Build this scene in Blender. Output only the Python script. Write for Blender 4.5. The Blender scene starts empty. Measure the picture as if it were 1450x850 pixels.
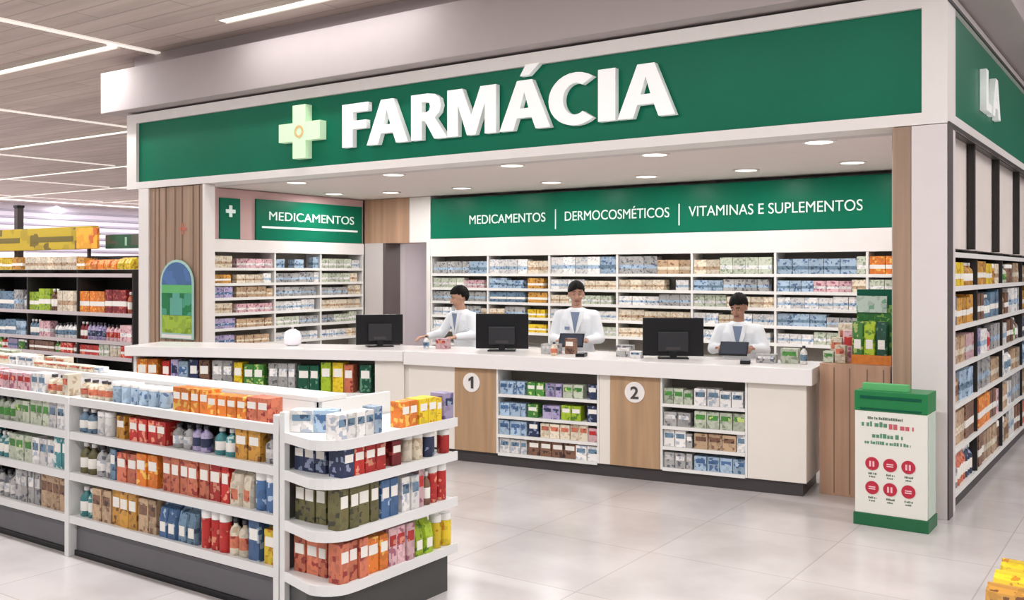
import bpy, bmesh, math, random
from mathutils import Vector, Matrix
random.seed(11)
PI = math.pi
SC = bpy.context.scene
COL = SC.collection

# ------------------------------------------------------------------ camera
cam_d = bpy.data.cameras.new('camera')
cam = bpy.data.objects.new('camera', cam_d)
COL.objects.link(cam)
cam.location = (0, 0, 1.75)
cam.rotation_euler = (PI / 2, 0, math.radians(34.757))
cam_d.sensor_width = 36
cam_d.lens = 36 * 1358 / 1450
cam_d.shift_y = -40.2 / 1450
cam_d.clip_end = 200
SC.camera = cam
SC.view_settings.view_transform = 'Standard'
SC.view_settings.look = 'None'
SC.view_settings.gamma = 1
SC.view_settings.use_curve_mapping = False
SC.view_settings.exposure = -0.75

# ------------------------------------------------------------------ world: even pale fill light, added; the hall is left open behind the camera
W = bpy.data.worlds.new('world')
SC.world = W
W.use_nodes = True
W.node_tree.nodes['Background'].inputs[0].default_value = (0.97, 0.98, 1.0, 1)
W.node_tree.nodes['Background'].inputs[1].default_value = 0.75


def area(name, loc, sx, sy, power, col=(.99, .985, 1), rot=(0, 0, 0)):
    d = bpy.data.lights.new(name, 'AREA')
    d.shape = 'RECTANGLE'
    d.size = sx
    d.size_y = sy
    d.energy = power
    d.color = col
    o = bpy.data.objects.new(name, d)
    COL.objects.link(o)
    o.location = loc
    o.rotation_euler = rot
    return o


# light of the ceiling strips (each sits right under its strip diffuser)
for (x0, x1, y, p) in ((-9, 1, 3.3, 520), (-9, 3, -0.6, 520), (-8.53, -5.9, 6.75, 35), (-30, -10.9, 6.75, 800),
                       (-34, -12.2, 11.0, 700), (-40, -12.2, 14.6, 700), (-40, -12.2, 21.8, 900), (-40, -12.2, 33, 900), (-30, -9.6, 3.3, 500), (0.5, 8, 6.75, 420), (0.5, 8, 11, 420)):
    area('strip_light', ((x0 + x1) / 2, y, 4.44), x1 - x0, .12, p)
# light of the pharmacy's own downlights
DOWN = [(-10.2, 10.1), (-9.35, 10.4), (-8.05, 10.4), (-6.6, 10.4), (-5.25, 10.4), (-4.0, 10.4), (-2.8, 10.3),
        (-9.3, 8.55), (-7.6, 8.5), (-5.9, 8.5), (-4.2, 8.5), (-2.6, 8.5)]
for x, y in DOWN:
    area('downlight_lamp', (x, y, 2.885), .2, .2, 24, (1, .985, .975))
area('corridor_fill', (-9.8, 13.0, 2.6), .6, .6, 90)  # fill light added to brighten the corridor, without a fitting


# ------------------------------------------------------------------ materials
def lin(c):
    return tuple(((v / 255) / 12.92 if v / 255 <= .04045 else ((v / 255 + .055) / 1.055) ** 2.4) for v in c)


MATS = {}
SPEC = {'sign_green': .12, 'side_sign_green': .2, 'deep_green': .2, 'black_plastic': .3}


def mat(name, rgb, rough=.5, noise=.06, nscale=6, emit=0, metal=0, emitcol=None):
    if name in MATS:
        return MATS[name]
    m = bpy.data.materials.new(name)
    m.use_nodes = True
    nt = m.node_tree
    b = nt.nodes['Principled BSDF']
    c = lin(rgb)
    tc = nt.nodes.new('ShaderNodeTexCoord')
    n = nt.nodes.new('ShaderNodeTexNoise')
    n.inputs['Scale'].default_value = nscale
    nt.links.new(tc.outputs['Object'], n.inputs['Vector'])
    mx = nt.nodes.new('ShaderNodeMix')
    mx.data_type = 'RGBA'
    mx.inputs[6].default_value = (*[v * (1 - noise) for v in c], 1)
    mx.inputs[7].default_value = (*[min(1, v * (1 + noise)) for v in c], 1)
    nt.links.new(n.outputs[0], mx.inputs[0])
    nt.links.new(mx.outputs[2], b.inputs['Base Color'])
    b.inputs['Roughness'].default_value = rough
    b.inputs['Metallic'].default_value = metal
    if name in SPEC:
        b.inputs['Specular IOR Level'].default_value = SPEC[name]
    if emit:
        b.inputs['Emission Color'].default_value = (*(lin(emitcol or rgb)), 1)
        b.inputs['Emission Strength'].default_value = emit
    MATS[name] = m
    return m


def mat_print(name, rgb, accent, rough=.45, scale=42, thr=.62):
    """packaging: a base colour with blocks of printed accent colour, shifted from pack to pack"""
    if name in MATS:
        return MATS[name]
    m = bpy.data.materials.new(name)
    m.use_nodes = True
    nt = m.node_tree
    b = nt.nodes['Principled BSDF']
    tc = nt.nodes.new('ShaderNodeTexCoord')
    oi = nt.nodes.new('ShaderNodeObjectInfo')
    ad = nt.nodes.new('ShaderNodeVectorMath')
    ad.operation = 'ADD'
    ml = nt.nodes.new('ShaderNodeMath')
    ml.operation = 'MULTIPLY'
    ml.inputs[1].default_value = 13.7
    nt.links.new(oi.outputs['Random'], ml.inputs[0])
    nt.links.new(tc.outputs['Object'], ad.inputs[0])
    nt.links.new(ml.outputs[0], ad.inputs[1])
    n = nt.nodes.new('ShaderNodeTexVoronoi')
    n.distance = 'CHEBYCHEV'
    n.inputs['Scale'].default_value = scale
    nt.links.new(ad.outputs[0], n.inputs['Vector'])
    sep = nt.nodes.new('ShaderNodeSeparateColor')
    nt.links.new(n.outputs['Color'], sep.inputs[0])
    r = nt.nodes.new('ShaderNodeValToRGB')
    r.color_ramp.interpolation = 'CONSTANT'
    e = r.color_ramp.elements
    e[0].position = 0
    e[0].color = (*lin(rgb), 1)
    e[1].position = thr
    e[1].color = (*[v * .8 for v in lin(rgb)], 1)
    x = e.new(.84)
    x.color = (*lin(accent), 1)
    nt.links.new(sep.outputs[0], r.inputs[0])
    # every pack a little lighter or darker than the next one
    hsv = nt.nodes.new('ShaderNodeHueSaturation')
    mr = nt.nodes.new('ShaderNodeMapRange')
    mr.inputs['To Min'].default_value = .75
    mr.inputs['To Max'].default_value = 1.15
    nt.links.new(oi.outputs['Random'], mr.inputs[0])
    nt.links.new(mr.outputs[0], hsv.inputs['Value'])
    nt.links.new(r.outputs[0], hsv.inputs['Color'])
    nt.links.new(hsv.outputs[0], b.inputs['Base Color'])
    b.inputs['Roughness'].default_value = rough
    MATS[name] = m
    return m


def mat_wood(name, rgb, dark=.8, scale=(1, 1, .08), ns=14, rough=.5):
    if name in MATS:
        return MATS[name]
    m = bpy.data.materials.new(name)
    m.use_nodes = True
    nt = m.node_tree
    b = nt.nodes['Principled BSDF']
    tc = nt.nodes.new('ShaderNodeTexCoord')
    mp = nt.nodes.new('ShaderNodeMapping')
    mp.inputs['Scale'].default_value = scale
    n = nt.nodes.new('ShaderNodeTexNoise')
    n.inputs['Scale'].default_value = ns
    n.inputs['Detail'].default_value = 5
    nt.links.new(tc.outputs['Object'], mp.inputs[0])
    nt.links.new(mp.outputs[0], n.inputs['Vector'])
    r = nt.nodes.new('ShaderNodeValToRGB')
    c = lin(rgb)
    r.color_ramp.elements[0].position = .3
    r.color_ramp.elements[0].color = (*[v * dark for v in c], 1)
    r.color_ramp.elements[1].position = .7
    r.color_ramp.elements[1].color = (*[min(1, v * 1.12) for v in c], 1)
    nt.links.new(n.outputs[0], r.inputs[0])
    nt.links.new(r.outputs[0], b.inputs['Base Color'])
    b.inputs['Roughness'].default_value = rough
    MATS[name] = m
    return m


def mat_floor():
    m = bpy.data.materials.new('floor_tile')
    m.use_nodes = True
    nt = m.node_tree
    b = nt.nodes['Principled BSDF']
    tc = nt.nodes.new('ShaderNodeTexCoord')
    br = nt.nodes.new('ShaderNodeTexBrick')
    br.offset = 0
    br.inputs['Scale'].default_value = 1
    br.inputs['Brick Width'].default_value = .9
    br.inputs['Row Height'].default_value = .9
    br.inputs['Mortar Size'].default_value = .004
    br.inputs['Color1'].default_value = (*lin((202, 196, 194)), 1)
    br.inputs['Color2'].default_value = (*lin((197, 191, 189)), 1)
    br.inputs['Mortar'].default_value = (*lin((180, 172, 166)), 1)
    nt.links.new(tc.outputs['Object'], br.inputs['Vector'])
    n = nt.nodes.new('ShaderNodeTexNoise')
    n.inputs['Scale'].default_value = 1.6
    n.inputs['Detail'].default_value = 6
    nt.links.new(tc.outputs['Object'], n.inputs['Vector'])
    r = nt.nodes.new('ShaderNodeValToRGB')
    r.color_ramp.elements[0].position = .35
    r.color_ramp.elements[0].color = (.82, .81, .80, 1)
    r.color_ramp.elements[1].position = .65
    r.color_ramp.elements[1].color = (1, 1, 1, 1)
    nt.links.new(n.outputs[0], r.inputs[0])
    mx = nt.nodes.new('ShaderNodeMix')
    mx.data_type = 'RGBA'
    mx.blend_type = 'MULTIPLY'
    mx.inputs[0].default_value = 1
    nt.links.new(br.outputs[0], mx.inputs[6])
    nt.links.new(r.outputs[0], mx.inputs[7])
    nt.links.new(mx.outputs[2], b.inputs['Base Color'])
    b.inputs['Roughness'].default_value = .22
    return m


def mat_ceiling():
    m = bpy.data.materials.new('ceiling_boards')
    m.use_nodes = True
    nt = m.node_tree
    b = nt.nodes['Principled BSDF']
    tc = nt.nodes.new('ShaderNodeTexCoord')
    br = nt.nodes.new('ShaderNodeTexBrick')
    br.inputs['Scale'].default_value = 1
    br.inputs['Brick Width'].default_value = 2.4
    br.inputs['Row Height'].default_value = .3
    br.inputs['Mortar Size'].default_value = .012
    br.inputs['Color1'].default_value = (*lin((222, 206, 197)), 1)
    br.inputs['Color2'].default_value = (*lin((210, 194, 186)), 1)
    br.inputs['Mortar'].default_value = (*lin((188, 172, 164)), 1)
    nt.links.new(tc.outputs['Object'], br.inputs['Vector'])
    mp = nt.nodes.new('ShaderNodeMapping')
    mp.inputs['Scale'].default_value = (.25, 4, 1)
    n = nt.nodes.new('ShaderNodeTexNoise')
    n.inputs['Scale'].default_value = 1.5
    n.inputs['Detail'].default_value = 4
    nt.links.new(tc.outputs['Object'], mp.inputs[0])
    nt.links.new(mp.outputs[0], n.inputs['Vector'])
    r = nt.nodes.new('ShaderNodeValToRGB')
    r.color_ramp.elements[0].position = .3
    r.color_ramp.elements[0].color = (.78, .77, .77, 1)
    r.color_ramp.elements[1].position = .7
    nt.links.new(n.outputs[0], r.inputs[0])
    mx = nt.nodes.new('ShaderNodeMix')
    mx.data_type = 'RGBA'
    mx.blend_type = 'MULTIPLY'
    mx.inputs[0].default_value = 1
    nt.links.new(br.outputs[0], mx.inputs[6])
    nt.links.new(r.outputs[0], mx.inputs[7])
    nt.links.new(mx.outputs[2], b.inputs['Base Color'])
    b.inputs['Roughness'].default_value = .7
    return m


WHITE = mat('white_laminate', (236, 230, 226), .35, .03)
CREAM = mat('cream_white', (232, 224, 214), .45, .03)
GREYW = mat('soft_grey_white', (205, 197, 195), .6, .03)
CORN = mat('cornice_plaster', (186, 176, 175), .8, .03)
SHELFW = mat('shelf_white', (232, 230, 226), .35, .03)
GREEN = mat('sign_green', (16, 112, 84), .32, .08, 2)
GREEND = mat('deep_green', (10, 84, 62), .4, .08)
DARK = mat('charcoal_plinth', (62, 58, 58), .45, .1)
BLACK = mat('black_plastic', (24, 24, 27), .35, .1)
BACKG = mat('shadow_grey_panel', (150, 142, 132), .7, .05)  # shade of the gaps above the packs put into the panel colour
BACKD = mat('dark_panel', (40, 36, 34), .7, .1)
WOOD = mat_wood('counter_oak', (180, 146, 112))
WOODP = mat_wood('pier_walnut', (166, 138, 116), .78, (1, 1, .03), 20)
WOODB = mat_wood('panel_beech', (182, 144, 118), .8, (1, 1, .05), 12)
GLOW = mat('lamp_diffuser', (255, 250, 240), .5, 0, 5, emit=3.2)
GLOWW = mat('thin_strip_diffuser', (240, 232, 224), .5, 0, 5, emit=1.1)
DGLOW = mat('downlight_glow', (255, 246, 232), .5, 0, 5, emit=4)
STEEL = mat('brushed_steel', (150, 150, 152), .35, .05, 6, metal=.8)


# ------------------------------------------------------------------ mesh helpers
def box(bm, x0, x1, y0, y1, z0, z1, mi=0):
    vs = [bm.verts.new(p) for p in ((x0, y0, z0), (x1, y0, z0), (x1, y1, z0), (x0, y1, z0),
                                    (x0, y0, z1), (x1, y0, z1), (x1, y1, z1), (x0, y1, z1))]
    for q in ((0, 3, 2, 1), (4, 5, 6, 7), (0, 1, 5, 4), (1, 2, 6, 5), (2, 3, 7, 6), (3, 0, 4, 7)):
        f = bm.faces.new([vs[i] for i in q])
        f.material_index = mi


def prism(bm, pts, z0, z1, mi=0):
    a = [bm.verts.new((x, y, z0)) for x, y in pts]
    b = [bm.verts.new((x, y, z1)) for x, y in pts]
    n = len(pts)
    for f in [bm.faces.new(a[::-1]), bm.faces.new(b)] + [bm.faces.new((a[i], a[(i + 1) % n], b[(i + 1) % n], b[i])) for i in range(n)]:
        f.material_index = mi


def lathe(bm, prof, n=14, cx=0, cy=0, mi=0):
    rings = []
    for r, z in prof:
        rings.append([bm.verts.new((cx + r * math.cos(2 * PI * k / n), cy + r * math.sin(2 * PI * k / n), z)) for k in range(n)])
    for a, b in zip(rings, rings[1:]):
        for k in range(n):
            f = bm.faces.new((a[k], a[(k + 1) % n], b[(k + 1) % n], b[k]))
            f.material_index = mi
            f.smooth = True
    bm.faces.new(rings[0][::-1]).material_index = mi
    bm.faces.new(rings[-1]).material_index = mi


def mesh_of(bm, name, mats, bev=0, smooth=False):
    if bev:
        bmesh.ops.bevel(bm, geom=list(bm.edges), offset=bev, segments=2, profile=.7, affect='EDGES', clamp_overlap=True)
    bmesh.ops.recalc_face_normals(bm, faces=bm.faces)
    me = bpy.data.meshes.new(name)
    bm.to_mesh(me)
    bm.free()
    for m in (mats if isinstance(mats, (list, tuple)) else [mats]):
        me.materials.append(m)
    if smooth:
        for p in me.polygons:
            p.use_smooth = True
    return me


def put(name, me, parent=None, loc=(0, 0, 0), rot=(0, 0, 0), label=None):
    o = bpy.data.objects.new(name, me)
    COL.objects.link(o)
    o.location = loc
    o.rotation_euler = rot
    if parent:
        o.parent = parent
    if label:
        o['label'] = label
    return o


def part(name, mats, parent, boxes, bev=0, **k):
    bm = bmesh.new()
    for b in boxes:
        box(bm, *b)
    return put(name, mesh_of(bm, name, mats, bev), parent, **k)


def tag(o, label, cat, group=None, kind=None):
    if label:
        o['label'] = label
        o['category'] = cat
    if group:
        o['group'] = group
    if kind:
        o['kind'] = kind
    return o


def parts(name, mats, parent, boxes, bev=0, **k):
    for b in boxes:
        part(name, mats, parent, [b], bev, **k)


def thing(name, label, cat, loc=(0, 0, 0), rz=0, group=None):
    o = bpy.data.objects.new(name, None)
    o.empty_display_size = .1
    COL.objects.link(o)
    o.location = loc
    o.rotation_euler = (0, 0, rz)
    return tag(o, label, cat, group)


def struct(name, mats, boxes, bev=0, loc=(0, 0, 0)):
    bm = bmesh.new()
    for b in boxes:
        box(bm, *b)
    o = put(name, mesh_of(bm, name, mats, bev), None, loc)
    o['kind'] = 'structure'
    return o


def copy_tree(o, parent=None):
    c = o.copy()
    COL.objects.link(c)
    if parent:
        c.parent = parent
    for ch in list(o.children):
        copy_tree(ch, c)
    return c


def text_mesh(s, x0, x1, z0, z1, mats, depth=.01, bold=.0, name='lettering', caps=None):
    """text standing in the x-z plane, facing -y, fitted into the box (z0..z1 is the height of a capital)"""
    cu = bpy.data.curves.new('t', 'FONT')
    cu.body = s
    cu.size = 1
    cu.extrude = .5
    cu.offset = bold
    o = bpy.data.objects.new('t', cu)
    COL.objects.link(o)
    bpy.context.view_layer.update()
    me = bpy.data.meshes.new_from_object(o.evaluated_get(bpy.context.evaluated_depsgraph_get()))
    bpy.data.objects.remove(o)
    bpy.data.curves.remove(cu)
    xs = [v.co.x for v in me.vertices]
    ys = [v.co.y for v in me.vertices]
    ymin, ymax = 0 - bold, (caps or .73) + bold
    sx = (x1 - x0) / (max(xs) - min(xs))
    sz = (z1 - z0) / (ymax - ymin)
    mx = min(xs)
    for v in me.vertices:
        x, y, z = v.co
        v.co = (x0 + (x - mx) * sx, -z * depth, z0 + (y - ymin) * sz)
    me.name = name
    me.materials.clear()
    me.materials.append(mats)
    return me


def word(s, x0, x1, z0, z1, m, depth, bold, gap, parent, y=0, squeeze={}):
    """one mesh per letter, laid side by side and fitted between x0 and x1"""
    def width(ch):
        me = text_mesh(ch, 0, 1, 0, 1, m, 1, bold)
        cu = bpy.data.curves.new('t', 'FONT'); cu.body = ch; cu.size = 1; cu.offset = bold
        o = bpy.data.objects.new('t', cu); COL.objects.link(o)
        bpy.context.view_layer.update()
        w = o.dimensions.x
        bpy.data.objects.remove(o); bpy.data.curves.remove(cu); bpy.data.meshes.remove(me)
        return w
    ws = [width(c) for c in s]
    gaps = [squeeze.get(s[i:i + 2], gap) for i in range(len(s) - 1)]
    k = (x1 - x0) / (sum(ws) + sum(gaps))
    x = x0
    for i, c in enumerate(s):
        put('letter', text_mesh(c, x, x + ws[i] * k, z0, z1, m, depth, bold, 'letter'), parent, (0, y, 0))
        x += (ws[i] + (gaps[i] if i < len(gaps) else 0)) * k


A_ = [[(0, 0), (.31, 1), (.57, 1), (.88, 0), (.63, 0), (.56, .24), (.31, .24), (.245, 0)], [(.36, .43), (.51, .43), (.435, .76)]]
C_ = [[(.46 + .46 * math.cos(math.radians(a)), .5 + .52 * math.sin(math.radians(a))) for a in range(50, 311, 13)] +
      [(.46 + .21 * math.cos(math.radians(a)), .5 + .31 * math.sin(math.radians(a))) for a in range(305, 54, -13)]]
GLYPH = {
    'F': [[(0, 0), (0, 1), (.58, 1), (.58, .8), (.24, .8), (.24, .6), (.54, .6), (.54, .41), (.24, .41), (.24, 0)]],
    'A': A_, 'Á': A_ + [[(.36, 1.09), (.46, 1.31), (.70, 1.31), (.51, 1.09)]],
    'R': [[(0, 0), (0, 1), (.36, 1), (.52, .97), (.62, .88), (.655, .72), (.62, .57), (.52, .46), (.79, 0), (.51, 0), (.30, .41), (.24, .41), (.24, 0)],
          [(.24, .82), (.34, .82), (.40, .79), (.42, .71), (.40, .63), (.34, .59), (.24, .59)]],
    'M': [[(0, 0), (0, 1), (.32, 1), (.51, .42), (.70, 1), (1.02, 1), (1.02, 0), (.79, 0), (.79, .64), (.60, 0), (.42, 0), (.23, .64), (.23, 0)]],
    'C': C_, '1': [[(.22, 0), (.22, .70), (0, .58), (0, .78), (.28, 1), (.46, 1), (.46, 0)]], 'I': [[(0, 0), (0, 1), (.25, 1), (.25, 0)]], 'L': [[(0, 0), (0, 1), (.24, 1), (.24, .2), (.6, .2), (.6, 0)]],
}


def glyph(ch, x0, x1, z0, z1, m, depth, parent, y):
    """a thick block letter standing in the x-z plane"""
    cu = bpy.data.curves.new('g', 'CURVE')
    cu.dimensions = '2D'
    cu.fill_mode = 'BOTH'
    cu.extrude = depth / 2
    gl = GLYPH[ch]
    w = max(p[0] for p in gl[0])
    k = (x1 - x0) / w
    for lp in gl:
        sp = cu.splines.new('POLY')
        sp.points.add(len(lp) - 1)
        for q, (px_, pz_) in zip(sp.points, lp):
            q.co = (x0 + px_ * k, z0 + pz_ * (z1 - z0), 0, 1)
        sp.use_cyclic_u = True
    o = bpy.data.objects.new('g', cu)
    COL.objects.link(o)
    bpy.context.view_layer.update()
    me = bpy.data.meshes.new_from_object(o.evaluated_get(bpy.context.evaluated_depsgraph_get()))
    bpy.data.objects.remove(o)
    for v in me.vertices:
        a, b, c = v.co
        v.co = (a, -c, b)
    me.materials.clear()
    me.materials.append(m)
    return put('letter', me, parent, (0, y, 0))


# ================================================================== THE HALL
fl = struct('floor', mat_floor(), [(-50, 12, -10, 40, -.1, 0)])
struct('ceiling', mat_ceiling(), [(-38, 12, -4, 40, 4.5, 4.6)])
HW = mat('far_wall_paint', (232, 224, 236), .7, .05)
struct('wall_left', HW, [(-38.2, -38, -10, 40, 0, 4.6)])
for q in range(7):  # bands added to stripe the wall like rows of distant ceiling lights
    struct('trim_%d' % (20 + q), mat('far_stripe_band', (176, 168, 184), .6), [(-37.995, -37.93, -9, 39, 2.6 + q * .26, 2.68 + q * .26)])
_t = thing('ceiling_light', 'added ceiling strip brightening the far left wall of the hall', 'ceiling light', (-36.4, 15, 4.5), group='bright linear strips in the ceiling')
part('diffuser', GLOW, _t, [(-.06, .06, -20, 20, -.03, 0)])
area('strip_light', (-36.4, 15, 4.44), .12, 40, 1600)  # strip and its light added only to brighten the far wall
struct('wall_far', HW, [(-50, 12, 40, 40.2, 0, 4.6)])

# ceiling strips running along the shop front direction
k = 0
SEG = [(-8.53, -5.9, 6.75), (-36, -10.55, 6.75)] + [(-36, -12.2, y) for y in (11.0, 14.6, 18.2, 21.8, 25.4, 29, 33, 37)] + [(-9, 1, 3.3), (-30, -9.6, 3.3), (-9, 3, -.6), (.5, 8, 6.75), (.5, 8, 11.0)]
names = ['short bright ceiling strip above the left half of the green FARMACIA sign',
         'long bright ceiling strip ending left of the pharmacy cornice',
         'second long bright ceiling strip back from the sign, left hall',
         'third long ceiling strip back, left hall', 'fourth long ceiling strip back, left hall', 'fifth long ceiling strip back, left hall',
         'sixth long ceiling strip back, left hall', 'seventh long ceiling strip back, left hall', 'eighth long ceiling strip back, left hall',
         'ninth ceiling strip back, close to the far wall', 'ceiling strip over the near shelf aisle', 'ceiling strip over the far left of the near aisle',
         'ceiling strip behind the viewer', 'ceiling strip over the right aisle, near', 'ceiling strip over the right aisle, far']
for (x0, x1, y), nm in zip(SEG, names):
    t = thing('ceiling_light', nm, 'ceiling light', ((x0 + x1) / 2, y, 4.5), group='bright linear strips in the ceiling')
    h = (x1 - x0) / 2
    parts('housing', CREAM, t, [(-h, h, -.09, -.065, -.045, 0), (-h, h, .065, .09, -.045, 0)])
    part('diffuser', GLOW, t, [(-h, h, -.065, .065, -.03, 0)])
for i, (x, y1) in enumerate(((-10.5, 6.6), (-16.35, 36), (-22.6, 36), (-28.5, 36), (-34.6, 36))):
    w = ['nearest of the thin pale cross strips in the hall ceiling, left of the cornice', 'second thin pale cross strip in the hall ceiling',
         'third thin pale cross strip in the hall ceiling', 'fourth thin pale cross strip in the hall ceiling',
         'fifth thin pale cross strip in the hall ceiling', 'sixth thin pale cross strip in the hall ceiling'][i]
    o = part('ceiling_light', GLOWW, None, [(-.05, .05, -3 - 0, 12 if i == 0 else y1, -.02, 0)], loc=(x, 0, 4.5))
    tag(o, w, 'ceiling light', 'thin pale cross strips in the ceiling')

# ================================================================== THE PHARMACY SHELL
struct('wall_back', GREYW, [(-11.1, -10.26, 11.62, 11.75, 0, 3.0), (-9.39, -1.5, 11.62, 11.75, 0, 3.0), (-10.26, -9.39, 11.62, 11.75, 2.2, 3.0)])
struct('wall_left_side', GREYW, [(-11.2, -11.08, 7.61, 11.75, 0, 3.7)])
struct('wall_right_side', GREYW, [(-1.775, -1.725, 7.6, 13.2, 0, 2.895)])
struct('ceiling_pharmacy', mat('pharmacy_ceiling_paint', (232, 220, 215), .7, .03), [(-11.07, -1.8, 7.5, 11.62, 2.9, 3.0)])
# doorway surround to the left of the back shelves
struct('trim_1', GREYW, [(-10.69, -10.30, 11.27, 11.615, 0, 2.2)])
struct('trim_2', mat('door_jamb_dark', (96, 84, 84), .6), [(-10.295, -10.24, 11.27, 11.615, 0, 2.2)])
struct('trim_3', WHITE, [(-9.41, -9.33, 11.27, 11.615, 0, 2.2), (-9.75, -9.33, 11.27, 11.615, 2.2, 2.895)])
struct('trim_4', WOODB, [(-10.69, -9.755, 11.27, 11.615, 2.2, 2.895)])
struct('wall_corridor', mat('corridor_paint', (196, 186, 188), .6, .04), [(-11.6, -8.2, 14.0, 14.1, 0, 2.8), (-8.3, -8.2, 11.76, 14, 0, 2.8), (-11.7, -11.6, 11.76, 14.1, 0, 2.8), (-11.6, -8.3, 11.76, 14, 2.72, 2.8)])
dr = struct('door_1', mat('corridor_door_white', (214, 206, 206), .5), [(-11.3, -10.62, 13.94, 13.995, 0, 2.1)], .006)
part('door_handle', STEEL, dr, [(-10.74, -10.66, 13.90, 13.93, .98, 1.0), (-10.74, -10.72, 13.92, 13.945, .94, 1.04)])
part('notice', mat('paper', (240, 238, 240), .6), dr, [(-11.12, -10.92, 13.93, 13.937, 1.35, 1.62)])

# pillars ----------------------------------------------------------
t = thing('pillar', 'wide left pillar, wood panelled with white edges, arched poster on it', 'pillar', (-10.08, 7.29, 0))
parts('white_casing', WHITE, t, [(-.74, -.535, 0, .3, 0, 2.795), (.53, .57, 0, .15, 0, 2.795), (-.534, .529, .06, .15, 0, 2.795)], 0)
part('wood_panel', WOODP, t, [(-.53, .525, .015, .055, 0, 2.79)])
parts('groove', mat('groove_brown', (120, 96, 80), .6), t, [(x, x + .008, .008, .0145, 0, 2.79) for x in (-.42, -.34, -.2, -.02, .12, .33, .45)])
e = part('cross_mark', mat('faint_red_cross', (196, 110, 92), .6), t, [(.13, .155, .008, .0145, 2.20, 2.34), (.075, .128, .008, .0145, 2.255, 2.285), (.157, .21, .008, .0145, 2.255, 2.285)], label='faint red cross mark on the wood')

t = thing('pillar', 'white right corner pillar with a brown wood strip on its inner side', 'pillar', (-1.45, 7.29, 0))
part('white_casing', mat('pillar_white', (222, 214, 212), .4, .02), t, [(-.12, .12, 0, .3, 0, 2.795)], .004)
part('wood_strip', WOODP, t, [(-.25, -.125, .01, .3, 0, 2.795)])
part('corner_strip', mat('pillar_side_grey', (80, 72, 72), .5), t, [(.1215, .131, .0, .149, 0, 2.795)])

# fascia sign ------------------------------------------------------
t = thing('shop_sign', 'large green fascia sign with white FARMACIA lettering and pale cross', 'sign', (-6.2, 7.29, 2.8))
ox, oz = 6.2, -2.8
part('frame', WHITE, t, [(-11.07 + ox, -1.33 + ox, 0, .3, 0, .085), (-11.07 + ox, -1.33 + ox, 0, .3, .835, .95),
                         (-11.07 + ox, -10.87 + ox, 0, .3, .0851, .8349), (-1.50 + ox, -1.33 + ox, 0, .3, .0851, .8349)], 0)
part('panel', GREEN, t, [(-10.869 + ox, -1.501 + ox, .04, .28, .086, .834)])
part('soffit', GREYW, t, [(-11.06 + ox, -1.63 + ox, .3005, .45, .0, .09)])
LET = mat('letter_white', (248, 248, 246), .35, .01, emit=.35)
for ch, a, b in zip('FARMÁCIA', (-7.21, -6.86, -6.26, -5.80, -5.18, -4.64, -4.13, -3.94), (-6.84, -6.30, -5.80, -5.22, -4.62, -4.18, -3.96, -3.40)):
    glyph(ch, a + ox, b + ox, 3.05 + oz, 3.50 + oz, LET, .06, t, .0)
cr = mat('cross_pale_green', (214, 244, 204), .4, .02, emit=.35)
c = part('cross', cr, t, [(-7.93 + ox, -7.73 + ox, -.06, .035, 2.98 + oz, 3.56 + oz), (-8.15 + ox, -7.931 + ox, -.06, .035, 3.17 + oz, 3.37 + oz), (-7.729 + ox, -7.51 + ox, -.06, .035, 3.17 + oz, 3.37 + oz)], label='pale green medical cross')
bm = bmesh.new()
for r_ in (.07,):
    n = 20
    ring = [(r_ * math.cos(2 * PI * i / n), r_ * math.sin(2 * PI * i / n)) for i in range(n)]
    rin = [(x * .6, y * .6) for x, y in ring]
    for i in range(n):
        j = (i + 1) % n
        q = [ring[i], ring[j], rin[j], rin[i]]
        f = [bm.verts.new((x, -.004, y)) for x, y in q]
        g = [bm.verts.new((x, 0, y)) for x, y in q]
        bm.faces.new(f); bm.faces.new(g[::-1])
        for a in range(4):
            bm.faces.new((f[a], g[a], g[(a + 1) % 4], f[(a + 1) % 4]))
put('emblem', mesh_of(bm, 'emblem', mat('emblem_amber', (232, 196, 140), .5)), c, (-7.83 + ox, -.061, 3.27 + oz), label='small amber ring at the centre of the cross')

# side fascia along the right
t = thing('shop_sign', 'green side fascia turning the right corner, white letters L A', 'sign', (-1.33, 10.3, 2.8), PI / 2)
# local x = +Y world, local -y = +X world
part('frame', WHITE, t, [(-2.708, 2.9, 0.0, .28, -.0, .085), (-2.708, 2.9, .0, .28, .86, .95), (2.75, 2.9, .0, .28, .086, .859)], 0)
parts('edge_strip', DARK, t, [(-3.0, 2.9, -.012, .0, .862, .885), (-3.0, 2.9, -.012, 0, -.02, .01)], label='dark edge strip')
part('panel', mat('side_sign_green', (30, 112, 88), .4, .05, 2), t, [(-2.7, 2.749, .03, .28, .086, .859)])
glyph('L', -1.5, -1.22, .30, .64, LET, .05, t, .0)
glyph('A', -1.16, -.72, .30, .64, LET, .05, t, .0)

# cornice above the fascia
struct('trim_5', CORN, [(-11.38, -1.02, 7.12, 7.7, 3.78, 4.30), (-1.75, -1.02, 7.701, 13.3, 3.78, 4.30)], .01)
struct('trim_6', CORN, [(-11.0, -1.4, 7.35, 7.6, 4.301, 4.499), (-1.7, -1.4, 7.601, 13.2, 4.301, 4.499)])
struct('trim_7', CORN, [(-11.38, -11.1, 7.701, 11.8, 3.78, 4.30)], 0)

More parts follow.
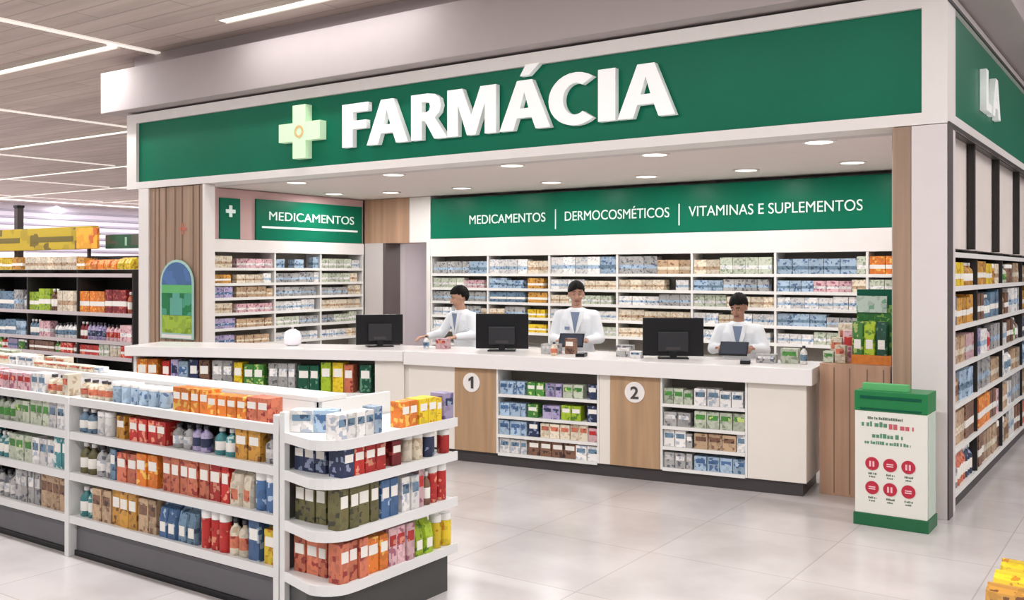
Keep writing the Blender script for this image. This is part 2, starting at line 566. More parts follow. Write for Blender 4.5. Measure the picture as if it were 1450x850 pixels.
# downlights
for i, (x, y) in enumerate(DOWN):
    row = 'back' if i < 7 else 'front'
    q = ['first', 'second', 'third', 'fourth', 'fifth', 'sixth', 'seventh'][i if i < 7 else i - 7]
    t = thing('downlight', f'round recessed downlight, {q} from the left in the {row} row, pharmacy ceiling', 'downlight', (x, y, 2.9), group='downlights in the pharmacy ceiling')
    bm = bmesh.new()
    n = 24
    for rr, z0_, z1_ in ((.15, -.012, -.0005),):
        a = [(rr * math.cos(2 * PI * i_ / n), rr * math.sin(2 * PI * i_ / n)) for i_ in range(n)]
        b = [(x_ * .8, y_ * .8) for x_, y_ in a]
        for i_ in range(n):
            j_ = (i_ + 1) % n
            prism(bm, [a[i_], a[j_], b[j_], b[i_]], z0_, z1_)
    put('trim_ring', mesh_of(bm, 'trim_ring', WHITE), t)
    bm = bmesh.new()
    lathe(bm, [(.118, -.008), (.118, -.001)], 24)
    put('lens', mesh_of(bm, 'lens', DGLOW), t)

# inner signs ------------------------------------------------------
SL = mat('sign_lettering', (226, 244, 236), .4, .01, emit=.25)
t = thing('wall_sign', 'long green sign over back shelves reading MEDICAMENTOS, DERMOCOSMÉTICOS, VITAMINAS E SUPLEMENTOS', 'sign', (-5.6, 11.27, 2.25))
part('board', GREEN, t, [(-3.72, 3.74, 0, .06, 0, .60)], .004)
for s, a, b in (('MEDICAMENTOS', -8.58, -7.25), ('|', -7.09, -7.075), ('DERMOCOSMÉTICOS', -6.93, -5.36), ('|', -5.23, -5.215), ('VITAMINAS E SUPLEMENTOS', -5.09, -2.95)):
    put('lettering', text_mesh(s, a + 5.6, b + 5.6, .20 if s != '|' else .16, .335 if s != '|' else .38, SL, .008, .0), t, (0, -.005, 0))
t = thing('wall_sign', 'green sign on the left pharmacy wall reading MEDICAMENTOS with thin line below', 'sign', (-10.69, 10.15, 2.2), PI / 2)
part('board', GREEN, t, [(-1.08, 1.06, 0, .05, 0, .58)], .004)
put('lettering', text_mesh('MEDICAMENTOS', -.85, .87, .29, .42, SL, .008, .0), t, (0, -.005, 0))
part('underline', SL, t, [(-.98, .95, -.008, -.0005, .17, .2)])
t = thing('wall_sign', 'small square green sign with white cross beside the left pillar', 'sign', (-10.69, 8.62, 2.2), PI / 2)
part('board', GREEN, t, [(-.17, .17, 0, .05, 0, .56)], .004)
part('cross', SL, t, [(-.025, .025, -.01, -.0005, .30, .46), (-.08, -.0255, -.01, -.0005, .355, .405), (.0255, .08, -.01, -.0005, .355, .405)])
struct('trim_8', mat('wall_band', (206, 170, 168), .7), [(-11.06, -10.72, 8.35, 11.26, 2.2, 2.89)])

# ================================================================== PACKS
PAL = {
    'white': ((232, 228, 224), (176, 184, 196)), 'cream': ((226, 214, 192), (194, 170, 140)), 'grey': ((168, 166, 164), (98, 100, 108)),
    'pale blue': ((168, 190, 210), (84, 112, 150)), 'blue': ((74, 108, 152), (176, 194, 214)), 'navy': ((42, 52, 84), (140, 150, 176)),
    'steel blue': ((108, 136, 158), (52, 74, 100)), 'teal': ((70, 136, 140), (190, 214, 206)), 'green': ((72, 138, 60), (190, 206, 120)),
    'lime': ((164, 190, 44), (88, 130, 40)), 'dark green': ((20, 84, 62), (100, 150, 120)), 'olive': ((110, 104, 64), (60, 60, 44)),
    'yellow': ((226, 196, 40), (190, 130, 30)), 'amber': ((206, 150, 62), (120, 76, 40)), 'orange': ((226, 124, 44), (240, 190, 90)),
    'salmon': ((208, 118, 88), (150, 50, 44)), 'red': ((190, 44, 40), (226, 150, 120)), 'dark red': ((128, 30, 34), (190, 90, 80)),
    'pink': ((218, 178, 182), (160, 96, 116)), 'lilac': ((176, 164, 196), (110, 98, 150)), 'brown': ((128, 92, 72), (72, 50, 44)),
    'tan': ((190, 160, 128), (128, 96, 74)), 'sage': ((192, 198, 178), (134, 146, 122)), 'black': ((38, 36, 38), (110, 100, 96)),
}
LAB = mat('pack_label_white', (238, 234, 226), .45, .05, 30)
CAPS = {'white': mat('cap_white', (240, 238, 234), .35, .02), 'dark': mat('cap_dark', (60, 58, 66), .35, .02)}
PROTO = {}
COUNT = {}
ORD = ['first', 'second', 'third', 'fourth', 'fifth', 'sixth', 'seventh', 'eighth', 'ninth', 'tenth', 'eleventh', 'twelfth']


def nth(n):
    if n <= 12:
        return ORD[n - 1]
    return f"{n}{'th' if 10 <= n % 100 <= 20 else {1: 'st', 2: 'nd', 3: 'rd'}.get(n % 10, 'th')}"


def pmat(c):
    a, b = PAL[c]
    return mat_print('print_' + c.replace(' ', '_'), a, b)


def pack_meshes(kind, color, w, d, h, near):
    key = (kind, color, w, d, h, near)
    if key in PROTO:
        return PROTO[key]
    m = pmat(color)
    lite = color in ('white', 'cream', 'pale blue', 'pink', 'sage', 'grey', 'lilac', 'tan')
    lm = pmat({'white': 'steel blue', 'cream': 'salmon', 'pale blue': 'blue', 'pink': 'red', 'sage': 'green', 'grey': 'white', 'lilac': 'navy', 'tan': 'brown'}[color]) if lite else LAB
    out = []
    hw = w / 2
    if kind == 'carton':
        bm = bmesh.new()
        box(bm, -hw, hw, 0, d, 0, h)
        out.append(('carton', mesh_of(bm, 'carton', m, .003 if near else 0)))
        bm = bmesh.new()
        box(bm, -hw * .78, hw * .78, -.0018, -.0002, h * .52, h * .8)
        if near:
            out.append(('label', mesh_of(bm, 'label', lm)))
        else:
            bm.free()
            bm = bmesh.new()
            lf = pmat({'white': 'pale blue', 'cream': 'tan', 'pale blue': 'steel blue', 'pink': 'white', 'sage': 'white', 'grey': 'pale blue', 'lilac': 'blue', 'tan': 'cream'}[color]) if lite else LAB
            box(bm, -hw, hw, 0, d, 0, h * .3, 0)
            box(bm, -hw, hw, 0, d, h * .3, h * .52, 1)
            box(bm, -hw, hw, 0, d, h * .52, h, 0)
            bmesh.ops.remove_doubles(bm, verts=bm.verts, dist=1e-5)
            bmesh.ops.delete(bm, geom=[f for f in bm.faces if abs(f.normal.z) > .9 and .001 < f.calc_center_median().z < h - .001], context='FACES')
            out = [('carton', mesh_of(bm, 'carton', [m, lf]))]
    elif kind == 'bottle':
        r = min(hw, d / 2) * .96
        bm = bmesh.new()
        lathe(bm, [(r * .92, 0), (r, .006), (r, h * .62), (r * .8, h * .72), (r * .38, h * .8), (r * .38, h * .86)], 14, 0, r)
        out.append(('bottle', mesh_of(bm, 'bottle', m)))
        bm = bmesh.new()
        lathe(bm, [(r * .46, h * .862), (r * .46, h * .985), (r * .4, h)], 12, 0, r)
        out.append(('cap', mesh_of(bm, 'cap', CAPS['dark' if lite else 'white'])))
        bm = bmesh.new()
        lathe(bm, [(r * 1.005, h * .2), (r * 1.012, h * .205), (r * 1.012, h * .52), (r * 1.005, h * .525)], 14, 0, r)
        out.append(('label', mesh_of(bm, 'label', lm)))
    elif kind == 'jar':
        r = min(hw, d / 2) * .98
        bm = bmesh.new()
        lathe(bm, [(r * .92, 0), (r, .008), (r, h * .74), (r * .94, h * .78)], 16, 0, r)
        out.append(('jar', mesh_of(bm, 'jar', m)))
        bm = bmesh.new()
        lathe(bm, [(r * .99, h * .785), (r * 1.0, h * .79), (r * 1.0, h * .97), (r * .93, h)], 16, 0, r)
        out.append(('lid', mesh_of(bm, 'lid', CAPS['white'])))
    elif kind == 'pouch':
        bm = bmesh.new()
        prof = [(1, .0), (1.0, .05), (1.0, .5), (.7, .85), (.16, .93), (.1, 1)]
        rings = []
        for k_, z in prof:
            rings.append([bm.verts.new((x * hw, d / 2 + y * d / 2 * k_, z * h)) for x, y in ((-1, -.6), (-.8, -1), (.8, -1), (1, -.6), (1, .6), (.8, 1), (-.8, 1), (-1, .6))])
        for a, b in zip(rings, rings[1:]):
            for i in range(8):
                bm.faces.new((a[i], a[(i + 1) % 8], b[(i + 1) % 8], b[i]))
        bm.faces.new(rings[0][::-1]); bm.faces.new(rings[-1])
        out.append(('pouch', mesh_of(bm, 'pouch', m, smooth=False)))
        if near:
            bm = bmesh.new()
            box(bm, -hw * .6, hw * .6, -.002, .0005, h * .18, h * .46)
            out.append(('label', mesh_of(bm, 'label', lm)))
    PROTO[key] = out
    return out


def pack(kind, color, w, d, h, loc, rz, place, group, near=False, noun=None, name=None):
    nm0 = name if (name and kind == 'carton') else kind
    if nm0 != kind:
        noun = nm0.replace('_', ' ')
    ms = pack_meshes(kind, color, w, d, h, near)
    ck = (color, kind, place)
    COUNT[ck] = COUNT.get(ck, 0) + 1
    noun = noun or kind
    label = f"{color} {noun}, {nth(COUNT[ck])} from left, {place}"
    if len(ms) == 1:
        o = put(nm0, ms[0][1], None, loc, (0, 0, rz))
        tag(o, label, {'carton': 'box'}.get(kind, kind), group)
    else:
        o = put(nm0, ms[0][1], None, loc, (0, 0, rz))
        tag(o, label, {'carton': 'box'}.get(kind, kind), group)
        for nm, me in ms[1:]:
            put(nm, me, o)
    return o


KINDS = [('carton', 5), ('bottle', 2), ('jar', 1)]


def fill(origin, rz, z, segs, place, group, hmax, wr=(.07, .1), hr=(.75, .98), dr=(.08, .12), near=False, gap=.006, kinds=None, inset=.012, drop=0, name=None):
    """one row of packs standing on a shelf: segs = [(from, to, colours, kind or None)] along the shelf"""
    c, s = math.cos(rz), math.sin(rz)
    for sg in segs:
        a, b, cols = sg[:3]
        kd = sg[3] if len(sg) > 3 else None
        if isinstance(cols, str):
            cols = [cols]
        x = a
        run = 0
        while x < b - wr[0] * .6:
            if run <= 0:
                col = random.choice(cols)
                kind = kd or random.choices([q[0] for q in (kinds or KINDS)], [q[1] for q in (kinds or KINDS)])[0]
                w = round(random.uniform(*wr), 2)
                h = round(hmax * random.choice((hr[0], (hr[0] + hr[1]) / 2, hr[1])), 3)
                d = dr[0] if w < (wr[0] + wr[1]) / 2 else dr[1]
                if kind in ('bottle', 'jar'):
                    w = min(w, .085); d = w
                run = random.randint(2, 5)
            if x + w > b + .005:
                w = math.floor((b - x) * 100) / 100
                if w < wr[0] * .6:
                    break
                d = dr[0]
                if kind in ('bottle', 'jar'):
                    w = min(w, .085); d = w
            run -= 1
            if random.random() < drop:
                x += w
                continue
            lx, ly = x + w / 2, inset + random.uniform(0, .012)
            pack(kind, col, w, d, h, (origin[0] + c * lx - s * ly, origin[1] + s * lx + c * ly, z + .0008), rz + (random.uniform(-.03, .03) if kind != 'carton' else 0), place, group, near, None, name)
            x += w + gap


def shelf_unit(name, label, cat, loc, rz, L, D, levels, H, bays, sm=SHELFW, back=BACKG, base=DARK, side=None, header=None, rail=.035, rc=SHELFW, group=None, back_to=None):
    t = thing(name, label, cat, loc, rz, group)
    side = side or sm
    part('back_panel', back, t, [(0.025, L - .025, D - .03, D - .005, .0, (back_to or H))])
    for x in (0, L - .024):
        part('side_panel', side, t, [(x, x + .024, 0, D, 0, H)])
    for x in bays:
        part('divider', side, t, [(x - .014, x + .014, -.004, D - .032, 0.1, H - .001)])
    for z in levels:
        s = part('shelf', sm, t, [(.025, L - .025, .008, D - .032, z - .02, z)])
        part('price_rail', rc, s, [(.025, L - .025, -.006, .0075, z - rail, z + .003)])
    part('base', base, t, [(.025, L - .025, .02, D - .032, 0, min(levels) - .022 if min(levels) < .3 else .1)])
    if header:
        part('header', header[0], t, [(0, L, -.01, D, H, header[1])])
    return t


# ---- back wall shelves
BX = -9.32
BL = 7.5
BLEV = [.47, .68, .89, 1.10, 1.31, 1.51, 1.72]
dv = [1.07, 2.13, 3.2, 4.27, 5.35, 6.42]
shelf_unit('wall_shelving', 'long white shelving across the pharmacy back wall, full of small boxes', 'shelves', (BX, 11.27, 0), 0, BL, .34, BLEV, 1.98, dv, header=(WHITE, 2.245), base=SHELFW)
pal0 = ['white', 'cream', 'grey', 'white', 'cream', 'pale blue', 'sage', 'white', 'pink', 'cream']
palb = ['pale blue', 'white', 'grey', 'cream', 'white', 'pale blue', 'steel blue']
for r, z in enumerate(BLEV[2:]):
    segs = []
    edges = [0.02] + dv + [BL - .02]
    for i in range(7):
        cols = [pal0, palb, pal0, ['cream', 'white', 'cream', 'grey', 'tan'], ['white', 'grey', 'cream', 'pale blue', 'sage', 'white'], pal0, ['orange', 'cream', 'salmon', 'white'] if r > 3 else ['sage', 'teal', 'cream']][i]
        if i == 1:
            segs.append((edges[i] + .02, 1.75, palb))
            segs.append((1.76, edges[2] - .02, ['yellow', 'amber', 'cream']))
        else:
            segs.append((edges[i] + .02, edges[i + 1] - .02, cols))
    fill((BX, 11.27), 0, z, segs, f'{nth(r + 3)} shelf up, pharmacy back wall', 'packs on the back wall shelves', .16 if r < 4 else .25, (.13, .19), (.72, .92), (.12, .16), kinds=[('carton', 1)], drop=.02, name='medicine_box')
# small visible faces continue above the header on the right: a bright orange block is part of the packs above

# ---- left wall shelves
LLEV = [.53, .74, .97, 1.18, 1.39, 1.59, 1.80]
shelf_unit('wall_shelving', 'white shelving on the left pharmacy wall beneath the green signs', 'shelves', (-10.7, 8.32, 0), PI / 2, 2.93, .34, LLEV, 2.02, [1.1, 2.0], header=(WHITE, 2.195), base=SHELFW)
for r, z in enumerate(LLEV[1:]):
    fill((-10.7, 8.32), PI / 2, z, [(.05, .42, ['amber', 'cream', 'orange'] if r > 3 else ['pink', 'lilac', 'cream']), (.43, 1.07, ['tan', 'pink', 'cream', 'white']), (1.12, 1.97, ['pale blue', 'white', 'sage', 'grey']), (2.02, 2.88, ['sage', 'white', 'cream', 'grey'])],
         f'{nth(r + 2)} shelf up, left pharmacy wall', 'packs on the left wall shelves', .165 if r < 5 else .18, (.13, .18), (.72, .92), (.1, .14), kinds=[('carton', 1)], drop=.03, name='medicine_box')

# ---- outside right wall: shelves along the side aisle
SLEV = [.13, .45, .77, 1.06, 1.35, 1.64, 1.89]
SY0 = 7.44
shelf_unit('side_shelving', 'dark framed shelving along the outer right side of the pharmacy', 'shelves', (-1.34, SY0, 0), PI / 2, 5.0, .38, SLEV, 1.92, [1.12, 2.47, 3.85], side=BACKD, back=BACKD)
for r, z in enumerate(SLEV[:6]):
    cols = [['brown', 'tan', 'grey', 'salmon', 'navy'], ['orange', 'tan', 'grey', 'brown', 'pink'], ['grey', 'tan', 'pale blue', 'brown'], ['lilac', 'tan', 'grey', 'pink', 'navy'], ['steel blue', 'white', 'tan', 'amber', 'brown'], ['amber', 'orange', 'yellow', 'tan', 'cream']][r]
    fill((-1.34, SY0), PI / 2, z, [(.04, 1.09, cols), (1.14, 2.44, cols + ['white']), (2.49, 3.82, ['brown', 'sage', 'white', 'tan', 'grey']), (3.87, 4.95, cols)],
         f'{nth(r + 1)} shelf up, right outer side', 'packs on the side aisle shelves', [.27, .27, .24, .24, .24, .2][r], (.10, .16), (.82, .98), (.1, .14), name='toiletry_box')
t = thing('wall_cladding', 'pale back panels between dark posts above the right outer side shelves', 'panel', (-1.42, 9.94, 1.93), PI / 2)
part('panel', mat('aged_cream_panel', (226, 214, 208), .6, .1, 2.2), t, [(-2.46, 2.49, .0, .05, 0, .868)])
for y in (8.6, 9.9, 11.28):
    part('post', BACKD, t, [(y - 9.94 - .03, y - 9.94 + .03, -.06, -.005, 0, .86)])
part('top_rail', DARK, t, [(-2.46, 2.49, -.06, -.005, .8605, .8685)])

# ================================================================== COUNTER
CA = math.atan(.13)
t = thing('service_counter', 'long white pharmacy counter with oak number panels and open product shelves', 'counter', (-2.36, 7.40, 0), CA)
CD = .62
Z1 = .87
part('countertop', mat('countertop_white', (238, 233, 230), .25, .02), t, [(-3.70, .05, -.05, CD + .03, Z1, 1.0)], .008)
part('plinth', DARK, t, [(-3.66, -.03, .02, CD - .02, 0, .105)])
parts('white_panel', CREAM, t, [(-3.67, -3.165, 0, .03, .106, Z1 - .001), (-1.725, -1.625, 0, .03, .106, Z1 - .001), (-.455, 0, 0, .03, .106, Z1 - .001), (-.028, 0, .031, CD, .106, Z1 - .001)], .002)
part('back_panel', BACKG, t, [(-3.66, -.03, .27, .29, .106, Z1 - .001)])
part('rear_panel', WHITE, t, [(-3.66, -.03, CD - .03, CD, .106, Z1 - .001)])
NUM = mat('number_dark', (70, 66, 66), .5)
for x0, x1, n in ((-3.163, -2.73, '1'), (-1.622, -1.182, '2')):
    p = part('oak_panel', WOOD, t, [(x0, x1, -.004, .03, .106, Z1 - .001)], label='light oak panel with number ' + n)
    bm = bmesh.new()
    cx = (x0 + x1) / 2 - (.035 if n == '1' else .0)
    lathe(bm, [(.088, 0), (.088, .006)], 28)
    me = mesh_of(bm, 'number_disc', WHITE)
    dsk = put('number_disc', me, p, (cx, -.0045, .735), (PI / 2, 0, 0), label='round white disc with the number ' + n)
    if n == '1':
        g = glyph('1', -.027, .023, -.055, .055, NUM, .004, p, -.013)
        g.name = 'numeral'
        g.location = (cx, -.013, .735)
    else:
        put('numeral', text_mesh(n, -.036, .036, -.055, .055, NUM, .004, .02), p, (cx, -.013, .735))
for (x0, x1, cell) in ((-2.728, -1.727, 'left'), (-1.18, -.457, 'right')):
    parts('side_panel', SHELFW, t, [(x0, x0 + .018, 0, .268, .106, Z1 - .001), (x1 - .018, x1, 0, .268, .106, Z1 - .001)])
    levs = [.115, .28, .45, .645] if cell == 'left' else [.125, .30, .47, .655]
    for z in levs:
        s = part('shelf', SHELFW, t, [(x0 + .019, x1 - .019, .01, .268, z - .014, z)])
        part('price_rail', SHELFW, s, [(x0 + .019, x1 - .019, -.004, .0095, z - .025, z + .002)])
    o = (-2.36, 7.40)
    for r, z in enumerate(levs):
        a, b = x0 + .025, x1 - .02
        if cell == 'left':
            sg = [[(a, a + .28, ['grey', 'white']), (a + .29, b, ['grey', 'brown', 'white', 'tan'])],
                  [(a, a + .28, 'pale blue'), (a + .29, a + .4, 'navy'), (a + .41, b, ['pink', 'salmon', 'cream', 'brown'])],
                  [(a, a + .27, 'pale blue'), (a + .28, a + .42, 'green'), (a + .43, a + .6, 'lilac'), (a + .61, a + .85, ['sage', 'lime']), (a + .86, b, 'navy')],
                  [(a, a + .27, 'pale blue'), (a + .28, a + .45, 'green'), (a + .46, a + .62, 'lilac'), (a + .63, a + .86, ['sage', 'lime']), (a + .87, b, 'navy')]][r]
        else:
            sg = [(a, a + .25, ['white', 'grey', 'sage']), (a + .26, b, ['white', 'pale blue', 'sage', 'teal'] if r != 1 else ['cream', 'tan', 'white'])]
        fill(o, CA, z, sg, f'{nth(r + 1)} shelf up, {"between oak panels 1 and 2" if cell == "left" else "right of oak panel 2"}', 'packs on the counter front shelves', .145, (.08, .11), (.8, .95), (.1, .12), kinds=[('carton', 1)], near=True)
# left, angled counter
L2 = 2.74
t = thing('service_counter', 'angled left wing of the pharmacy counter, coloured packs on its front shelf', 'counter', (-8.65, 5.80, 0), math.radians(23.094))
C2 = math.radians(23.094)
part('countertop', MATS['countertop_white'], t, [(-.1, 2.835, -.05, .6, Z1 + .03, 1.0)], .008)
bm = bmesh.new()
prism(bm, [(2.836, -.035), (3.018, .62), (2.836, .598)], Z1 + .03, .999)
put('corner_infill', mesh_of(bm, 'corner_infill', MATS['countertop_white']), t)
bm = bmesh.new()
prism(bm, [(2.80, .03), (2.90, .031), (2.98, .56), (2.80, .55)], 0, Z1 + .029)
put('corner_panel', mesh_of(bm, 'corner_panel', CREAM), t)
part('plinth', DARK, t, [(0, L2 - .1, .02, .56, 0, .105)])
parts('white_panel', CREAM, t, [(2.54, 2.83, 0, .03, .106, Z1 + .029), (0, 2.539, 0, .03, .106, .56)], .002)
part('back_panel', BACKG, t, [(0, L2 - .05, .30, .32, .106, Z1 + .029)])
part('shelf', SHELFW, t, [(0, 2.539, .031, .299, .56, .58)])
parts('side_panel', SHELFW, t, [(-.03, -.001, 0, .56, .0, Z1 + .029)])
part('price_rail', SHELFW, t, [(0, 2.539, -.012, .0, .545, .583)])
sg = [(.0, .27, 'orange'), (.28, .37, 'red'), (.375, .46, 'lilac'), (.46, .57, 'pale blue'), (.58, .68, 'navy'), (.685, .81, 'brown'), (.83, 1.05, 'grey'), (1.06, 1.16, 'yellow'), (1.17, 1.42, 'green'), (1.43, 1.72, ['grey', 'steel blue']), (1.74, 1.96, 'dark green'), (1.98, 2.10, 'lime'), (2.1, 2.22, 'yellow'), (2.22, 2.36, 'salmon'), (2.38, 2.52, 'dark green')]
fill((-8.65, 5.80), C2, .5805, sg, 'front shelf of the angled left counter', 'packs on the left counter shelf', .30, (.085, .12), (.84, .95), (.14, .16), kinds=[('carton', 1)], near=True)

# low wood cabinet at the right end
t = thing('wood_cabinet', 'low wood clad cabinet between the counter end and right pillar', 'cabinet', (-2.01, 7.60, 0))
part('body', WOODB, t, [(-.31, .225, 0, .55, 0, 1.03)], .004)
parts('groove', mat('groove_brown', (120, 96, 80), .6), t, [(x, x + .006, -.004, -.0005, .02, 1.0) for x in (-.2, -.08, .05, .17)])

# standing display on the cabinet
t = thing('display_box', 'green leafy cardboard display with white header card on the wood cabinet', 'display', (-1.95, 7.70, 1.0305))
part('tray', mat('display_orange', (206, 120, 40), .5, .3, 30), t, [(-.15, .15, -.01, .2, 0, .07)])
part('back_card', mat_print('leaf_print', (34, 118, 40), (120, 170, 70), .5, 34, .4), t, [(-.13, .15, .08, .12, .071, .46)])
part('header_card', mat_print('header_print', (196, 214, 200), (120, 170, 140), .5, 30, .6), t, [(-.13, .1, .06, .078, .40, .53)])
part('green_top', GREEND, t, [(-.13, .15, .0785, .12, .461, .58)])
for i in range(3):
    pass
for i, (x, c) in enumerate(((-2.06, 'green'), (-1.97, 'lime'), (-1.88, 'dark green'))):
    pack('pouch', c, .085, .05, .26, (x, 7.715, 1.1008), 0, 'in tray of green cardboard display', 'pouches in the green display', True)

# peach coloured items left of the display
for i, (x, y, z, c, h) in enumerate(((-2.30, 7.72, 1.0308, 'pink', .1), (-2.25, 7.86, 1.0308, 'cream', .2), (-2.19, 7.70, 1.0308, 'salmon', .14), (-2.14, 7.9, 1.0308, 'cream', .28))):
    pass
for i, (x, y, c, w, h) in enumerate(((-2.27, 7.66, 'sage', .08, .09), (-2.18, 7.66, 'cream', .08, .14), (-2.25, 7.8, 'cream', .09, .19), (-2.15, 7.8, 'pink', .09, .25), (-2.2, 7.93, 'cream', .14, .3))):
    pack('carton', c, w, .07, round(h, 2), (x, y, 1.0308), 0, 'pile left of green display on cabinet', 'peach packs on the wood cabinet', True)

# ================================================================== STAND-ALONE BIN / PROMO BOX
t = thing('promotion_box', 'upright white promotional box with green lid, six red badges, beside right pillar', 'display', (-1.605, 6.83, 0))
BW = mat('promo_white', (228, 226, 216), .45, .03)
BG = mat('promo_green', (14, 120, 62), .4, .08)
part('body', BW, t, [(-.235, .235, .0, .27, .085, .79)], .004)
part('base', mat('promo_green_dark', (18, 96, 56), .4, .08), t, [(-.245, .245, -.008, .278, 0, .084)], .004)
part('lid', BG, t, [(-.238, .238, -.004, .274, .791, .93)], .006)
parts('lid_slot', GREEND, t, [(-.2, .2, -.008, -.0045, .875, .895), (-.2, .2, -.008, -.0045, .80, .812)])
part('top_card', mat('promo_light_green', (92, 178, 110), .5), t, [(-.2, .1, .05, .12, .931, .975)])
RED = mat('badge_red', (184, 34, 58), .45)
for r in range(2):
    for q in range(3):
        bm = bmesh.new()
        lathe(bm, [(.045, 0), (.045, .004)], 20)
        b = put('badge', mesh_of(bm, 'badge', RED), t, (-.12 + q * .118, -.0005, .43 - r * .165), (PI / 2, 0, 0), label='round red badge with a pale mark')
        bm = bmesh.new()
        for i in range(2):
            if (q + r) % 2:
                box(bm, -.022, .022, -.012 + i * .014, -.004 + i * .014, .0045, .006)
            else:
                box(bm, -.018 + i * .022, -.006 + i * .022, -.02, .018, .0045, .006)
        put('icon', mesh_of(bm, 'icon', mat('badge_pale', (236, 190, 196), .5)), b)
GT = mat('promo_text_green', (88, 138, 110), .5)
RT = mat('promo_text_red', (198, 90, 100), .5)


def dashes(parent, m, x0, x1, z, h, name='text_line', seed=1):
    rnd = random.Random(seed)
    bm = bmesh.new()
    x = x0
    while x < x1:
        w = rnd.uniform(.35, .8) * h
        box(bm, x, min(x + w, x1), -.0022, -.0003, z, z + h * rnd.choice((.75, 1, 1)))
        x += w + h * rnd.choice((.18, .18, .5))
    return put(name, mesh_of(bm, name, m), parent)


dashes(t, mat('promo_text_dark', (96, 112, 96), .5), -.15, .08, .735, .018, seed=3)
dashes(t, GT, -.19, -.02, .685, .034, seed=4)
dashes(t, RT, -.01, .15, .675, .036, seed=5)
dashes(t, GT, -.12, .08, .61, .03, seed=6)
dashes(t, GT, -.17, .13, .565, .022, seed=7)
for q in range(3):
    for r in range(2):
        dashes(t, mat('promo_text_dark', (96, 112, 96), .5), -.145 + q * .118, -.09 + q * .118, .355 - r * .165, .013, seed=9 + q + r)
        dashes(t, mat('promo_text_dark', (96, 112, 96), .5), -.14 + q * .118, -.10 + q * .118, .335 - r * .165, .01, seed=29 + q + r)
part('side_strip', mat('promo_side', (190, 204, 190), .5), t, [(.2355, .239, .02, .25, .09, .785)])

# ================================================================== ARCHED POSTER ON THE LEFT PILLAR
t = thing('poster', 'arched blue and green poster standing on the left wood pillar', 'poster', (-10.02, 7.27, .93))


def arch(bm, w, z0, z1, y0, y1, top=True, mi=0):
    n = 12
    pts = [(-w, z0), (w, z0)]
    if top:
        zc = z1 - w
        pts += [(w * math.cos(PI * i / n), zc + w * .9 * math.sin(PI * i / n)) for i in range(n + 1)]
    else:
        pts += [(w, z1), (-w, z1)]
    a = [bm.verts.new((x, y0, z)) for x, z in pts]
    b = [bm.verts.new((x, y1, z)) for x, z in pts]
    bm.faces.new(a); bm.faces.new(b[::-1])
    for i in range(len(pts)):
        j = (i + 1) % len(pts)
        bm.faces.new((a[j], a[i], b[i], b[j]))


for nm, m, w, z0, z1, top, y in (('board', mat('poster_pale', (170, 206, 196), .4), .325, 0, 1.0, True, 0.0),
                                 ('blue_field', mat_print('poster_blue', (84, 124, 180), (30, 60, 120), .4, 9, .4), .29, .66, .965, True, -.004),
                                 ('light_green_band', mat('poster_mint', (100, 184, 110), .4), .29, .56, .658, False, -.004),
                                 ('green_field', mat_print('poster_green', (20, 118, 66), (70, 150, 120), .4, 8, .5), .29, .287, .558, False, -.004),
                                 ('lime_field', mat_print('poster_lime', (160, 190, 60), (120, 150, 30), .4, 14, .5), .29, .07, .285, False, -.004)):
    bm = bmesh.new()
    arch(bm, w, z0, z1, y, y + .012 if nm == 'board' else y + .0035, top)
    put(nm, mesh_of(bm, nm, m), t)
part('figure', mat('poster_teal_shape', (96, 168, 150), .4), t, [(-.12, .12, -.007, -.0042, .29, .5), (-.07, .07, -.007, -.0042, .501, .56)])
part('foot_strip', WHITE, t, [(-.29, .29, -.004, -.0005, .01, .05)])

# ================================================================== MONITORS
def monitor(loc, rz, label, w=.5, h=.31):
    t = thing('computer_monitor', label, 'monitor', loc, rz, 'black monitors on the counter')
    part('casing', BLACK, t, [(-w / 2, w / 2, 0, .03, .02, .02 + h)], .006)
    part('screen', mat('screen_dark', (30, 34, 42), .15, emit=.15), t, [(-w / 2 + .015, w / 2 - .015, .0305, .034, .035, .005 + h)])
    part('rear_bulge', mat('black_plastic_rear', (34, 34, 38), .45), t, [(-w / 4, w / 4, -.03, -.0005, .06, .23)], .008)
    part('stand_neck', BLACK, t, [(-.03, .03, -.028, -.0005, .012, .059)])
    part('stand_foot', BLACK, t, [(-.13, .13, -.08, .09, 0, .0115)], .002)
    part('port_plate', DARK, t, [(-.06, .06, -.033, -.0305, .075, .10)])


monitor((-6.55, 7.12, 1.0005), math.radians(52), 'black monitor at the left end of the counter, seen from behind', .47, .30)
monitor((-5.25, 7.40, 1.0005), math.radians(30), 'black monitor between first and second pharmacist, seen from behind', .50, .33)
monitor((-3.58, 7.60, 1.0005), math.radians(28), 'black monitor left of the pharmacist at the right, seen from behind', .52, .33)

# counter clutter --------------------------------------------------
bm = bmesh.new()
lathe(bm, [(.05, 0), (.085, .02), (.09, .09), (.075, .14), (.03, .165)], 20)
t = put('dispenser', mesh_of(bm, 'dispenser', mat('glossy_white', (246, 244, 250), .25, .01)), None, (-7.37, 6.72, 1.0005))
tag(t, 'rounded glossy white dispenser on the left part of the counter', 'dispenser')
bm = bmesh.new(); lathe(bm, [(.012, .166), (.012, .19), (.025, .192), (.025, .2)], 12)
put('nozzle', mesh_of(bm, 'nozzle', CAPS['white']), t)


def cpos(s, dy):
    return (-2.36 + math.cos(CA) * s - math.sin(CA) * dy, 7.40 + math.sin(CA) * s + math.cos(CA) * dy)


